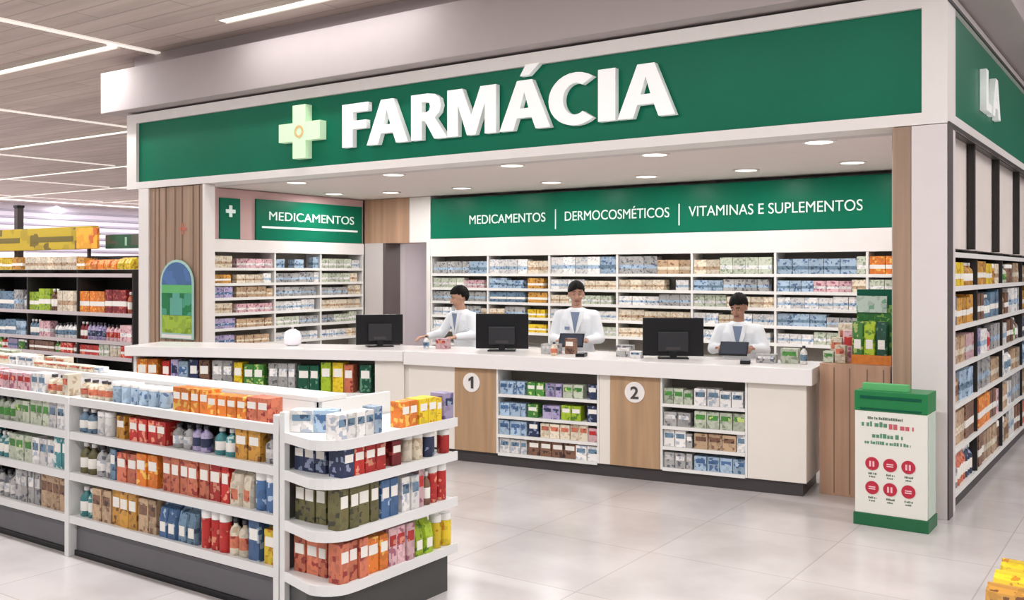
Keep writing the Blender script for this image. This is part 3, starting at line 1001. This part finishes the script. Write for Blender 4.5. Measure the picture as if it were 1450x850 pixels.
for s, dy, c, k_, w, d, h, noun, pl in (
        (-3.5, .3, 'pink', 'carton', .12, .09, .10, 'leaflet box', 'on counter left of first pharmacist'),
        (-3.62, .2, 'white', 'bottle', .06, .06, .13, 'bottle', 'on counter left of first pharmacist'),
        (-2.32, .25, 'grey', 'carton', .16, .12, .09, 'box', 'on counter beside second pharmacist'),
        (-2.16, .35, 'brown', 'carton', .09, .08, .14, 'box', 'on counter beside second pharmacist'),
        (-2.22, .12, 'cream', 'bottle', .06, .06, .12, 'bottle', 'on counter beside second pharmacist'),
        (-1.62, .3, 'grey', 'carton', .14, .1, .1, 'box', 'on counter left of third monitor'),
        (-1.48, .22, 'white', 'carton', .1, .08, .06, 'box', 'on counter left of third monitor'),
        (-.38, .3, 'grey', 'carton', .16, .1, .07, 'box', 'on counter right of third pharmacist'),
        (-.2, .35, 'sage', 'carton', .14, .1, .12, 'box', 'on counter right of third pharmacist'),
        (-.08, .3, 'white', 'bottle', .06, .06, .15, 'bottle', 'on counter right of third pharmacist')):
    x, y = cpos(s, dy)
    pack(k_, c, w, d, h, (x, y, 1.0003), CA, pl, 'small things on the counter', True, noun)
for s, lb in ((-1.95, 'black card reader on the counter before the second pharmacist'), (-.5, 'black card reader on counter right of third pharmacist')):
    x, y = cpos(s, .1)
    t = thing('card_reader', lb, 'card reader', (x, y, 1.0003), CA + .2)
    part('body', BLACK, t, [(-.04, .04, 0, .15, 0, .03)], .006)
    part('keypad', mat('keys_grey', (150, 150, 156), .5), t, [(-.028, .028, .015, .075, .0305, .033)])
    part('display', mat('reader_display', (110, 140, 150), .2, emit=.1), t, [(-.028, .028, .09, .135, .0305, .032)])

# ================================================================== NEAR GONDOLA
GX1, GY = -3.70, 3.31
GLEN = 5.6
GL = [.25, .515, .765, .975]
RW = mat('gondola_white', (226, 226, 224), .35, .03)
KICK = mat('kick_grey', (92, 90, 94), .4, .08)
t = thing('gondola_shelves', 'low white double-sided shop gondola in the foreground, long side', 'shelves', (GX1 - GLEN, GY, 0))
L = GLEN
part('centre_panel', mat('gondola_back', (70, 66, 66), .6), t, [(0.03, L - .03, .40, .42, .2, 1.064)])
for x in (L - .04, L - 1.93, L - 3.82, 0):
    part('upright', RW, t, [(x, x + .04, -.03, .399, .0, .975 if x != L - .04 else 1.03)], .003)
for z in GL:
    for i, (a, b) in enumerate(((L - 1.889, L - .041), (L - 3.779, L - 1.931), (.041, L - 3.821))):
        s = part('shelf', RW, t, [(a, b, .01, .399, z - .02, z)])
        part('price_rail', RW, s, [(a, b, -.022, .0095, z - .045, z + .004)], .003)
parts('rear_shelf', RW, t, [(.03, L - .031, .421, .80, z - .03, z) for z in GL])
for i, (a, b) in enumerate(((L - 1.889, L - .041), (L - 3.779, L - 1.931), (.041, L - 3.821))):
    part('kick_plate', KICK, t, [(a + .01, b - .01, .02, .05, .035, .185)])
part('base', BLACK, t, [(0.02, L - .031, .051, .80, 0, .2), (.03, L - .03, .012, .0195, .186, .2), (.03, L - .03, .012, .0195, 0, .034)])
part('end_panel', RW, t, [(L - .029, L - .001, .27, .80, .0, 1.064)])
part('top_ledge', RW, t, [(0.02, L, .24, .45, 1.065, 1.09), (0.02, L - .03, .24, .26, .98, 1.064)], .003)


def gx(x):
    return x - (GX1 - GLEN)


O = (GX1 - GLEN, GY)
rows = {
    3: [(-5.55, -5.22, ['white', 'cream']), (-5.2, -4.63, ['steel blue', 'pale blue'], 'jar'), (-4.6, -4.0, 'orange', 'carton'), (-3.98, -3.76, ['red', 'salmon'], 'carton')],
    2: [(-5.55, -5.36, ['grey', 'steel blue'], 'bottle'), (-5.35, -5.15, ['grey', 'white']), (-5.14, -5.02, 'amber', 'carton'), (-5.01, -4.66, ['red', 'dark red', 'red'], 'carton'), (-4.63, -4.27, ['lilac', 'grey', 'white'], 'bottle'), (-4.26, -4.08, ['teal', 'steel blue'], 'bottle'), (-4.07, -3.87, ['amber', 'tan'], 'carton'), (-3.86, -3.76, 'grey')],
    1: [(-5.55, -5.38, 'olive', 'bottle'), (-5.37, -5.14, ['steel blue', 'grey']), (-5.13, -4.7, ['orange', 'salmon', 'amber']), (-4.69, -4.3, ['salmon', 'red'], 'carton'), (-4.29, -4.13, 'red', 'carton'), (-4.12, -3.95, ['amber', 'cream'], 'pouch'), (-3.94, -3.76, 'blue', 'jar')],
    0: [(-5.55, -5.4, 'teal', 'bottle'), (-5.38, -4.76, ['amber', 'tan', 'amber'], 'carton'), (-4.74, -4.38, ['blue', 'pale blue', 'steel blue'], 'pouch'), (-4.37, -4.15, 'red', 'jar'), (-4.14, -3.98, ['cream', 'tan']), (-3.97, -3.86, 'blue'), (-3.85, -3.76, 'yellow', 'carton')],
}
for r, sg in rows.items():
    nm = ['lowest', 'second lowest', 'third lowest', 'top'][r]
    hm = [.22, .21, .165, .14][r]
    fill(O, 0, GL[r], [(gx(a[0]), gx(a[1])) + tuple(a[2:]) for a in sg], f'{nm} shelf, right bay, near gondola', 'packs on the near gondola', hm, (.07, .09), (.82, .95), (.09, .1), near=True, inset=.0)
    cols = [['blue', 'lilac', 'tan', 'amber', 'grey'], ['white', 'sage', 'grey', 'teal'], ['sage', 'white', 'olive', 'grey'], ['white', 'cream', 'pink']][r]
    fill(O, 0, GL[r], [(gx(-7.45), gx(-5.66), cols)], f'{nm} shelf, left bay, near gondola', 'packs on the near gondola', hm, (.07, .1), (.8, .95), (.09, .1), near=True, inset=.0)
# pale packs laid out on the top ledge at the left
fill((GX1 - GLEN, GY + .26), 0, 1.091, [(gx(-7.4), gx(-5.75), ['white', 'cream', 'pink', 'white', 'sage'])], 'top ledge, near gondola', 'pale packs on the gondola ledge', .07, (.1, .14), (.5, .9), (.07, .08), near=True, kinds=[('carton', 1)], drop=.12)
fill((GX1 - GLEN, GY + .36), 0, 1.091, [(gx(-7.4), gx(-6.3), ['white', 'cream', 'sage', 'green'])], 'rear of top ledge, near gondola', 'pale packs on the gondola ledge', .10, (.1, .14), (.6, .95), (.07, .08), near=True, kinds=[('carton', 1)], drop=.15)

# end unit ---------------------------------------------------------
t = thing('gondola_end_unit', 'white end-cap shelves with rounded corner closing the near gondola', 'shelves', (-3.68, 3.68, 0))
EL = [.255, .51, .76, .945]


def plan(g=0, cut=.0):
    """floor plan of an end shelf: back edge on the gondola, near corner rounded, front edge toward the aisle"""
    pts = [(.0, .47 - g), (.43 - g, .48 - g), (.435 - g, -.30)]
    cx, cy, rr = .435 - g - .15, -.33, .15
    for i in range(1, 7):
        a = -i * PI / 2 / 6
        pts.append((cx + rr * math.cos(a), cy + rr * math.sin(a) + g * .5))
    pts.append((.0, -.40 + g))
    return pts


for z in EL:
    bm = bmesh.new(); prism(bm, plan(.012), z - .02, z)
    s = put('shelf', mesh_of(bm, 'shelf', RW), t)
    bm = bmesh.new()
    o_ = plan(0); i_ = plan(.011)
    for j in range(1, len(o_) - 1):
        prism(bm, [o_[j], o_[j + 1], i_[j + 1], i_[j]], z - .045, z + .004)
    put('price_rail', mesh_of(bm, 'price_rail', RW), s)
bm = bmesh.new(); prism(bm, plan(.04), 0, .2)
put('base', mesh_of(bm, 'base', mat('endcap_base', (66, 66, 64), .45, .1)), t)
part('back_panel', mat('endcap_back', (84, 78, 74), .6), t, [(.0, .012, -.36, .46, .26, .92)])
part('corner_post', RW, t, [(.0, .035, -.41, -.375, 0, 1.05)], .003)
part('far_post', RW, t, [(.0, .03, .471, .5, 0, 1.0)], .003)
# packs on the end unit, facing the aisle (+X)
EO = (-3.265, 3.28)
hm = [.215, .215, .155, .15]
erow = {
    2: [(.02, .09, 'navy'), (.10, .36, ['salmon', 'red'], 'carton'), (.37, .47, 'dark red', 'carton'), (.48, .64, ['cream', 'tan']), (.65, .77, 'navy', 'jar'), (.78, .86, 'red', 'jar')],
    1: [(.0, .28, ['olive', 'brown', 'olive']), (.29, .44, 'blue', 'carton'), (.45, .62, ['pink', 'white'], 'carton'), (.63, .68, 'brown'), (.68, .83, 'red', 'jar')],
    0: [(.0, .34, ['orange', 'salmon'], 'carton'), (.35, .54, ['cream', 'pink'], 'carton'), (.55, .71, ['green', 'lime'], 'pouch'), (.72, .87, 'yellow', 'jar')],
    3: [(-.02, .33, ['pale blue', 'white'], 'carton'), (.44, .57, 'orange', 'carton'), (.58, .77, 'yellow', 'carton'), (.79, .88, 'lilac', 'carton')],
}
for r, sg in erow.items():
    nm = ['lowest', 'second lowest', 'third lowest', 'top'][r]
    fill(EO, PI / 2, EL[r], sg, f'{nm} shelf, near gondola end unit', 'packs on the gondola end unit', hm[r], (.06, .08), (.82, .95), (.08, .1), near=True, inset=.0, gap=.004)
    if r < 3:
        fill((-3.66, 3.315), 0, EL[r], [(.03, .26, [['salmon', 'orange'], ['olive', 'brown'], ['navy', 'salmon']][r])], f'{nm} shelf, near side of end unit', 'packs on the gondola end unit', hm[r], (.06, .08), (.82, .95), (.07, .08), near=True, inset=.0, gap=.004)
# pale boards lying on the top of the end unit
for i, (x, y, c) in enumerate(((-3.60, 3.34, 'white'), (-3.50, 3.40, 'pale blue'))):
    pack('carton', c, .12, .09, .11, (x, y, EL[3] + .001), .5, 'top of end unit next to corner post', 'packs on the gondola end unit', True)

# ================================================================== FAR LEFT GONDOLA
FLEV = [.30, .56, .78, 1.17, 1.72]
FX, FY = -17.0, 7.8
shelf_unit('hall_gondola', 'tall dark supermarket shelving in the background left of the pharmacy', 'shelves', (FX, FY, 0), 0, 5.3, .5, FLEV, 1.78, [1.3, 2.6, 3.95], sm=mat('shelf_grey', (150, 140, 140), .4), back=BACKD, side=BACKD, rc=mat('rail_pale', (196, 184, 184), .4), rail=.05)
fc = [['brown', 'red', 'sage', 'green', 'cream'], ['red', 'brown', 'green', 'lilac', 'black'], ['steel blue', 'pink', 'lilac', 'white', 'brown'], ['olive', 'lime', 'cream', 'orange', 'salmon', 'dark red'], ['orange', 'amber', 'grey', 'yellow']]
for r, z in enumerate(FLEV[1:4], 1):
    if r == 3:
        sg = [(.5, 1.27, ['grey', 'lilac', 'steel blue']), (1.33, 2.57, ['grey', 'steel blue', 'dark red']), (2.62, 3.2, ['lime', 'olive']), (3.21, 3.93, ['cream', 'amber', 'brown']), (3.97, 4.6, ['orange', 'salmon']), (4.61, 5.25, ['salmon', 'brown', 'dark red'])]
    elif r == 2:
        sg = [(.5, 1.27, ['steel blue', 'pale blue', 'grey']), (1.33, 2.57, ['steel blue', 'pale blue', 'grey']), (2.62, 3.2, ['brown', 'steel blue', 'pink']), (3.3, 3.93, 'white', 'bottle'), (3.97, 4.6, ['lilac', 'dark red'], 'bottle'), (4.61, 5.25, ['sage', 'pink', 'steel blue'])]
    else:
        sg = [(.5, 1.27, fc[1]), (1.33, 2.57, fc[1]), (2.62, 3.92, fc[1]), (3.97, 5.25, fc[0])]
    fill((FX, FY), 0, z, sg, f'{nth(r + 1)} shelf up, background shelving far left', 'packs on the background shelving', [.2, .17, .26, .34, .25][r], (.11, .16), (.8, .95), (.12, .16), name='grocery_box')
T = FLEV[-1] + .061
fill((FX, FY), 0, 1.781, [(.5, 2.5, ['yellow', 'amber', 'tan']), (2.5, 4.1, ['tan', 'cream', 'amber']), (4.1, 5.25, ['orange', 'yellow'], 'pouch')], 'top of background shelving far left', 'packs on the background shelving', .2, (.13, .2), (.7, .95), (.16, .2), kinds=[('carton', 1)], name='grocery_box')
t = thing('shelf_topper_sign', 'yellow banner box above the background shelving at far left', 'sign', (-14.7, 8.05, 1.781))
parts('support', BACKD, t, [(-1.6, -1.56, -.01, .03, 0, .3), (1.5, 1.54, -.01, .03, 0, .3)])
part('banner', mat_print('banner_yellow', (214, 184, 40), (130, 110, 30), .5, 5, .6), t, [(-1.7, 1.7, -.05, .05, .301, .64)], .01)
parts('text_block', mat('banner_dark_text', (110, 96, 34), .5), t, [(-1.2, -.3, -.054, -.0505, .42, .50), (.1, 1.2, -.054, -.0505, .42, .50)])
t = thing('shelf_topper_sign', 'small square orange-yellow price card above the background shelving', 'sign', (-12.95, 7.9, 1.781))
parts('support', BACKD, t, [(-.015, .015, 0, .03, 0, .3)])
part('card', mat_print('price_orange', (240, 170, 50), (200, 100, 40), .5, 9, .5), t, [(-.26, .26, -.02, .02, .301, .60)], .004)
t = thing('shelf_topper_sign', 'dark green banner above the background shelving beside the pharmacy', 'sign', (-12.3, 8.1, 1.781))
parts('support', BACKD, t, [(.3, .33, 0, .03, 0, .3)])
part('banner', mat_print('banner_green', (44, 92, 66), (80, 84, 70), .5, 6, .6), t, [(-.48, .46, -.03, .03, .301, .50)], .004)
part('mark', mat('banner_pale_mark', (150, 190, 160), .5), t, [(.0, .05, -.034, -.0305, .34, .46)])
t = thing('sign_post', 'thin dark upright post above the far left background shelving', 'post', (-15.4, 8.2, 1.781))
part('pole', mat('post_brown', (70, 60, 62), .5), t, [(-.05, .05, -.05, .05, 0, 1.0)])
part('cap', BLACK, t, [(-.06, .06, -.06, .06, 1.001, 1.04)])

# further hall gondolas behind it
for i, (x, y, w, lb) in enumerate(((-22, 12.2, 8, 'distant shop shelving, nearer row, far left of hall'), (-28, 17.0, 12, 'distant shop shelving, farther row, far left of hall'))):
    t = shelf_unit('hall_gondola', lb, 'shelves', (x - 2, y, 0), 0, w, .5, [.3, .8, 1.3, 1.8], 2.1, [2, 4, 6], sm=MATS['shelf_grey'], back=BACKD, side=BACKD)

# ================================================================== CORRIDOR RACK
t = thing('corridor_rack', 'narrow rack of brown boxes inside the doorway, right side', 'rack', (-9.35, 12.2, 0))
part('frame', mat('rack_grey', (120, 112, 110), .5), t, [(-.25, -.23, 0, .02, 0, 1.65), (.25, .27, 0, .02, 0, 1.65), (-.25, -.23, .33, .35, 0, 1.65), (.25, .27, .33, .35, 0, 1.65)])
for z in (.45, .85, 1.2, 1.5):
    part('shelf', MATS['rack_grey'], t, [(-.228, .248, .0, .35, z - .02, z)])
for r, z in enumerate((.85, 1.2, 1.5)):
    fill((-9.57, 12.2), 0, z, [(.0, .42, ['brown', 'tan', 'dark red'])], f'{nth(r + 2)} shelf of corridor rack', 'boxes on the corridor rack', .24, (.13, .18), (.7, .95), (.2, .22), kinds=[('carton', 1)])

# ================================================================== YELLOW PACKS BOTTOM RIGHT
t = thing('display_pallet', 'low display stand carrying yellow packs in the bottom right corner', 'stand', (-.40, 4.3, 0))
part('board', mat('pallet_brown', (128, 92, 50), .6), t, [(-.24, .5, -.45, .4, .33, .37)], .004)
for x, y in ((-.19, -.4), (.44, -.4), (-.19, .34), (.44, .34)):
    part('leg', MATS['pallet_brown'], t, [(x - .03, x + .03, y - .03, y + .03, 0, .329)])
ys = []
for lay in range(2):
    for i in range(3):
        for j in range(3):
            if lay == 1 and i == 0:
                continue
            x = -.53 + i * .21 + (.0 if lay == 0 else .02)
            y = 4.12 + j * .19
            pack('pouch', 'yellow' if (i + j) % 3 else 'amber', .19, .14, .15 if lay == 0 else .13, (x, y, .3708 + lay * .152), .1 * ((i * 7 + j * 3) % 3 - 1), ('lower' if lay == 0 else 'upper') + ' layer, bottom right corner stand', 'yellow packs on the corner stand', True)


# ================================================================== PEOPLE
def capsule(bm, p0, r0, p1, r1, seg=14):
    p0, p1 = Vector(p0), Vector(p1)
    d = (p1 - p0)
    ln = d.length
    q = d.to_track_quat('Z', 'Y').to_matrix().to_4x4() if ln > 1e-6 else Matrix()
    prof = [(r0 * math.sin(a * PI / 8), -r0 * math.cos(a * PI / 8)) for a in range(1, 4)] + [(r0, 0), (r1, ln)] + [(r1 * math.cos(a * PI / 8), ln + r1 * math.sin(a * PI / 8)) for a in range(1, 4)]
    M = Matrix.Translation(p0) @ q
    rings = [[bm.verts.new(M @ Vector((r * math.cos(2 * PI * k_ / seg), r * math.sin(2 * PI * k_ / seg), z))) for k_ in range(seg)] for r, z in prof]
    for a, b in zip(rings, rings[1:]):
        for k_ in range(seg):
            bm.faces.new((a[k_], a[(k_ + 1) % seg], b[(k_ + 1) % seg], b[k_]))
    bm.faces.new(rings[0][::-1]); bm.faces.new(rings[-1])


def ellipsoid(bm, c, r, M=None, sub=3):
    T = Matrix.Translation(Vector(c)) @ (M or Matrix()) @ Matrix.Diagonal((*r, 1))
    bmesh.ops.create_icosphere(bm, subdivisions=sub, radius=1, matrix=T)


def loft(bm, rings, seg=24):
    R = [[bm.verts.new((cx + rx * math.cos(2 * PI * k_ / seg), cy + ry * math.sin(2 * PI * k_ / seg), z)) for k_ in range(seg)] for z, rx, ry, cx, cy in rings]
    for a, b in zip(R, R[1:]):
        for k_ in range(seg):
            bm.faces.new((a[k_], a[(k_ + 1) % seg], b[(k_ + 1) % seg], b[k_]))
    bm.faces.new(R[0][::-1]); bm.faces.new(R[-1])


def remeshed(bm, name, vox, mats, smooth_it=4):
    bmesh.ops.recalc_face_normals(bm, faces=bm.faces)
    me = bpy.data.meshes.new('tmp')
    bm.to_mesh(me)
    bm.free()
    o = bpy.data.objects.new('tmp', me)
    COL.objects.link(o)
    m = o.modifiers.new('r', 'REMESH')
    m.mode = 'VOXEL'
    m.voxel_size = vox
    s = o.modifiers.new('s', 'SMOOTH')
    s.factor = .5
    s.iterations = smooth_it
    bpy.context.view_layer.update()
    out = bpy.data.meshes.new_from_object(o.evaluated_get(bpy.context.evaluated_depsgraph_get()))
    bpy.data.objects.remove(o)
    out.name = name
    out.materials.clear()
    for x in mats:
        out.materials.append(x)
    for p in out.polygons:
        p.use_smooth = True
    return out


COAT = mat('lab_coat_white', (238, 242, 246), .7, .03, 12)
SPEC['black_hair'] = .15
HAIR = mat('black_hair', (15, 12, 12), .6, .3, 40)
TROU = mat('dark_trousers', (44, 46, 58), .8, .1)
SHOE = mat('dark_shoes', (28, 26, 28), .4)
LIP = mat('lips', (150, 84, 76), .5)
EYEW = mat('eye_white', (196, 186, 180), .3, 0)
IRIS = mat('iris_dark', (36, 24, 20), .2, 0)
SHIRT = mat('shirt_grey_blue', (124, 140, 166), .7, .05, 20)


def person(loc, rz, H, skin, label, armR, armL, head_yaw=0, head_pitch=0, lean=0, hair='short', shoulder=.185):
    """facing local -y; armR/armL = (elbow, wrist, hand direction) in metres for a 1.7 m figure"""
    t = thing('person', label, 'person', loc, rz)
    k_ = H / 1.7
    SK = mat('skin_' + str(skin[0]), skin, .55, .04, 14)
    ly = lean
    neck = Vector((0, -.01 - ly, 1.44))
    hc = Vector((0, -.03 - ly * 1.15, 1.585))
    HM = Matrix.Rotation(head_yaw, 4, 'Z') @ Matrix.Rotation(head_pitch, 4, 'X')

    def hp(x, y, z):
        return tuple(hc + (HM @ Vector((x, y, z))))
    bm = bmesh.new()
    # torso
    loft(bm, [(.80, .13, .09, 0, 0), (.92, .155, .105, 0, 0), (1.05, .135, .092, 0, -ly * .35), (1.2, .155, .105, 0, -ly * .6), (1.32, .165, .105, 0, -ly * .85), (1.40, .12, .08, 0, -ly)])
    for s, arm in ((-1, armR), (1, armL)):
        sh = Vector((s * (shoulder - .02), -ly * .9, 1.36))
        el, wr, hd = [Vector(v) for v in arm]
        capsule(bm, (s * .06, -ly * .9, 1.37), .06, sh, .055)
        capsule(bm, sh, .052, el, .04)
        capsule(bm, el, .039, wr, .027)
        # hand: palm, four fingers, thumb
        hd = hd.normalized()
        up = Vector((0, 0, 1))
        sd = hd.cross(up)
        if sd.length < .1:
            sd = Vector((1, 0, 0))
        sd.normalize()
        nrm = sd.cross(hd).normalized()
        palm_c = wr + hd * .05
        for q in (-1, 0, 1):
            capsule(bm, wr + sd * .014 * q, .016, wr + hd * .085 + sd * .022 * q, .014, 10)
        for q, ln in zip((-1.5, -.5, .5, 1.5), (.062, .074, .07, .055)):
            b0 = wr + hd * .088 + sd * .0185 * q
            b1 = b0 + (hd * .9 - nrm * .35).normalized() * ln * .5
            b2 = b1 + (hd * .6 - nrm * .75).normalized() * ln * .5
            capsule(bm, b0, .0092, b1, .0085, 8)
            capsule(bm, b1, .0085, b2, .0075, 8)
        th = wr + hd * .03 + sd * (-s) * .024
        t1 = th + (hd * .7 + sd * (-s) * .7).normalized() * .038
        capsule(bm, th, .0115, t1, .0105, 8)
        capsule(bm, t1, .0105, t1 + (hd * .95 + sd * (-s) * .15 - nrm * .2).normalized() * .03, .009, 8)
        # legs
        capsule(bm, (s * .085, 0, .86), .085, (s * .09, -.01, .48), .056)
        capsule(bm, (s * .09, -.01, .48), .053, (s * .095, .02, .10), .036)
        capsule(bm, (s * .095, .03, .05), .036, (s * .105, -.13, .035), .03)
    # neck and head
    capsule(bm, neck - Vector((0, 0, .05)), .06, hc + Vector((0, .015, -.06)), .05)
    ellipsoid(bm, hp(0, .012, .025), (.074, .093, .092), HM)
    ellipsoid(bm, hp(0, -.018, -.035), (.058, .07, .075), HM)
    ellipsoid(bm, hp(0, -.052, -.088), (.028, .026, .022), HM)
    capsule(bm, hp(0, -.085, .012), .009, hp(0, -.104, -.028), .0135, 8)
    for s in (-1, 1):
        capsule(bm, hp(s * .008, -.096, -.032), .009, hp(s * .013, -.088, -.034), .008, 8)
        ellipsoid(bm, hp(s * .076, .012, -.01), (.011, .02, .032), HM, 2)
        ellipsoid(bm, hp(s * .04, -.062, -.03), (.022, .02, .022), HM, 2)
        capsule(bm, hp(s * .016, -.086, .03), .008, hp(s * .046, -.074, .032), .008, 8)
    capsule(bm, hp(-.018, -.082, -.062), .0085, hp(.018, -.082, -.062), .0085, 8)
    me = remeshed(bm, 'body', .0062, [SK, LIP], 3)
    inv = HM.inverted()
    for p in me.polygons:
        v = inv @ (Vector(p.center) - hc)
        if abs(v.x) < .024 and abs(v.z + .062) < .009 and v.y < -.075:
            p.material_index = 1
    me.transform(Matrix.Scale(k_, 4))
    put('body', me, t)
    # face details
    for s in (-1, 1):
        bm = bmesh.new(); ellipsoid(bm, (0, 0, 0), (.0105, .006, .0055), None, 2)
        e = put('eye', mesh_of(bm, 'eye', EYEW, smooth=True), t, Vector(hp(s * .031, -.0765, .006)) * k_, (head_pitch, 0, head_yaw))
        bm = bmesh.new(); ellipsoid(bm, (0, -.0045, 0), (.0055, .0025, .0052), None, 2)
        put('iris', mesh_of(bm, 'iris', IRIS, smooth=True), e)
        bm = bmesh.new(); capsule(bm, hp(s * .015, -.092, .037), .0032, hp(s * .046, -.080, .034), .0028, 8)
        me = mesh_of(bm, 'eyebrow', HAIR, smooth=True); me.transform(Matrix.Scale(k_, 4))
        put('eyebrow', me, t)
    # hair
    bm = bmesh.new()
    bmesh.ops.create_icosphere(bm, subdivisions=5, radius=1)
    dl = []
    for v in bm.verts:
        x, y, z = v.co
        side = -.5 if y > .3 else -.12
        if (y < -.3 and z < .42 - .35 * abs(x) + .12 * x) or (-.3 <= y < .02 and z < .12) or (y >= .02 and z < (-.78 if y > .45 else -.3)):
            dl.append(v)
    bmesh.ops.delete(bm, geom=dl, context='VERTS')
    for v in bm.verts:
        n_ = 1 + .035 * math.sin(v.co.x * 23 + v.co.y * 9) * math.cos(v.co.z * 17 + v.co.x * 5)
        vol = 1.11 + .10 * max(0, v.co.z) + .04 * max(0, v.co.y)
        v.co = Vector(hp(v.co.x * .078 * vol * n_, .014 + v.co.y * .098 * vol * n_, .024 + v.co.z * .096 * vol * n_))
    me = mesh_of(bm, 'hair', HAIR, smooth=True)
    me.transform(Matrix.Scale(k_, 4))
    ho = put('hair', me, t)
    so = ho.modifiers.new('s', 'SOLIDIFY'); so.thickness = .014; so.offset = -1
    # lab coat
    bm = bmesh.new()
    loft(bm, [(.52, .235, .175, 0, 0), (.75, .215, .155, 0, 0), (.95, .19, .135, 0, 0), (1.08, .168, .122, 0, -ly * .4), (1.22, .185, .13, 0, -ly * .6), (1.33, .19, .125, 0, -ly * .85), (1.41, .13, .09, 0, -ly), (1.445, .075, .07, 0, -ly)])
    for s, arm in ((-1, armR), (1, armL)):
        sh = Vector((s * (shoulder - .01), -ly * .9, 1.355))
        el, wr, hd = [Vector(v) for v in arm]
        capsule(bm, (s * .08, -ly * .9, 1.36), .068, sh, .068)
        capsule(bm, sh, .068, el, .056)
        capsule(bm, el, .056, wr + (el - wr).normalized() * .03, .042)
    me = remeshed(bm, 'lab_coat', .011, [COAT], 3)
    me.transform(Matrix.Scale(k_, 4))
    co = put('lab_coat', me, t, label='white lab coat')
    # lapels, shirt and tie line, pocket on the coat front
    def front(x, z):
        # y of the coat front at x, z
        tb = [(1.08, .168, .122, .4), (1.22, .185, .13, .6), (1.33, .19, .125, .85), (1.41, .13, .09, 1.0)]
        for (z0, a0, b0, l0), (z1, a1, b1, l1) in zip(tb, tb[1:]):
            if z <= z1:
                f_ = max(0, (z - z0) / (z1 - z0))
                a, b, l_ = a0 + (a1 - a0) * f_, b0 + (b1 - b0) * f_, l0 + (l1 - l0) * f_
                break
        else:
            a, b, l_ = .13, .09, 1
        return -b * math.sqrt(max(.05, 1 - (x / a) ** 2)) - ly * l_
    def strip(pts, m, name, parent, off, th=.006):
        bm = bmesh.new()
        f0 = [bm.verts.new(Vector((x, front(x, z) - off, z)) * k_) for x, z in pts]
        f1 = [bm.verts.new(Vector((x, front(x, z) - off + th, z)) * k_) for x, z in pts]
        bm.faces.new(f0); bm.faces.new(f1[::-1])
        n = len(pts)
        for i in range(n):
            bm.faces.new((f0[i], f1[i], f1[(i + 1) % n], f0[(i + 1) % n]))
        return put(name, mesh_of(bm, name, m), parent)
    strip([(-.05, 1.40), (0, 1.20), (.05, 1.40)], SHIRT, 'shirt_front', co, .026, .04)
    strip([(-.085, 1.41), (-.05, 1.415), (-.004, 1.19), (-.012, 1.17), (-.07, 1.30)], COAT, 'lapel', co, .031, .04)
    strip([(.085, 1.41), (.05, 1.415), (.004, 1.19), (.012, 1.17), (.07, 1.30)], COAT, 'lapel', co, .031, .04)
    strip([(.06, 1.20), (.12, 1.20), (.12, 1.275), (.06, 1.275)], COAT, 'pocket', co, .014, .02)
    strip([(-.11, 1.22), (-.06, 1.22), (-.06, 1.25), (-.11, 1.25)], MATS['shirt_grey_blue'], 'name_badge', co, .014, .02)
    # trousers and shoes
    bm = bmesh.new()
    loft(bm, [(.78, .15, .105, 0, 0), (.92, .165, .115, 0, 0), (1.0, .15, .105, 0, 0)])
    for s in (-1, 1):
        capsule(bm, (s * .085, 0, .84), .092, (s * .09, -.01, .48), .068)
        capsule(bm, (s * .09, -.01, .48), .066, (s * .095, .02, .12), .056)
    me = remeshed(bm, 'trousers', .014, [TROU], 2)
    me.transform(Matrix.Scale(k_, 4))
    put('trousers', me, t)
    for s in (-1, 1):
        bm = bmesh.new()
        capsule(bm, (s * .095, .04, .05), .048, (s * .107, -.15, .038), .037)
        box(bm, s * .1 - .045, s * .1 + .045, -.18, .085, .001, .02)
        me = remeshed(bm, 'shoe', .008, [SHOE], 2)
        me.transform(Matrix.Scale(k_, 4))
        mz = min(v.co.z for v in me.vertices)
        for v in me.vertices:
            v.co.z -= mz
        put('shoe', me, t)
    return t


person((-6.32, 8.28, 0), math.radians(-12), 1.58, (196, 150, 124), 'pharmacist in white coat, leaning on the counter, leftmost of the three, black hair',
       ((-.27, -.18, 1.16), (-.27, -.40, 1.13), (-.2, -1, -.05)), ((.25, -.12, 1.16), (.17, -.34, 1.14), (-.2, -1, -.05)), math.radians(-30), math.radians(14), .1)
person((-4.93, 8.25, 0), math.radians(22), 1.64, (186, 142, 120), 'pharmacist in white coat standing upright in the middle, black hair',
       ((-.24, -.04, 1.13), (-.13, -.27, 1.12), (.35, -1, 0)), ((.24, -.04, 1.13), (.13, -.27, 1.12), (-.35, -1, 0)), math.radians(14), math.radians(8), .03)
person((-3.22, 8.22, 0), math.radians(14), 1.54, (170, 126, 104), 'pharmacist in white coat at the right looking down, holding black tablet',
       ((-.25, -.08, 1.17), (-.14, -.27, 1.2), (.15, -1, .0)), ((.25, -.08, 1.17), (.14, -.27, 1.2), (-.15, -1, .0)), math.radians(-14), math.radians(24), .06)


def tablet(loc, rz, label, tilt):
    t = thing('tablet_computer', label, 'tablet', loc, rz)
    t.rotation_euler = (tilt, 0, rz)
    part('case', BLACK, t, [(-.12, .12, -.085, .085, 0, .01)], .003)
    part('screen', mat('tablet_screen', (54, 62, 74), .15), t, [(-.108, .108, -.073, .073, .0102, .012)])


def ahead(x, y, rz, d):
    return x + math.sin(rz) * d, y - math.cos(rz) * d


x, y = ahead(-3.22, 8.22, math.radians(14), .39)
tablet((x, y, 1.085), math.radians(14), 'black tablet held in both hands by the pharmacist at the right', math.radians(38))
x, y = ahead(-4.93, 8.25, math.radians(22), .36)
tablet((x, y, 1.085), math.radians(22), 'dark tablet held by the pharmacist in the middle', math.radians(45))
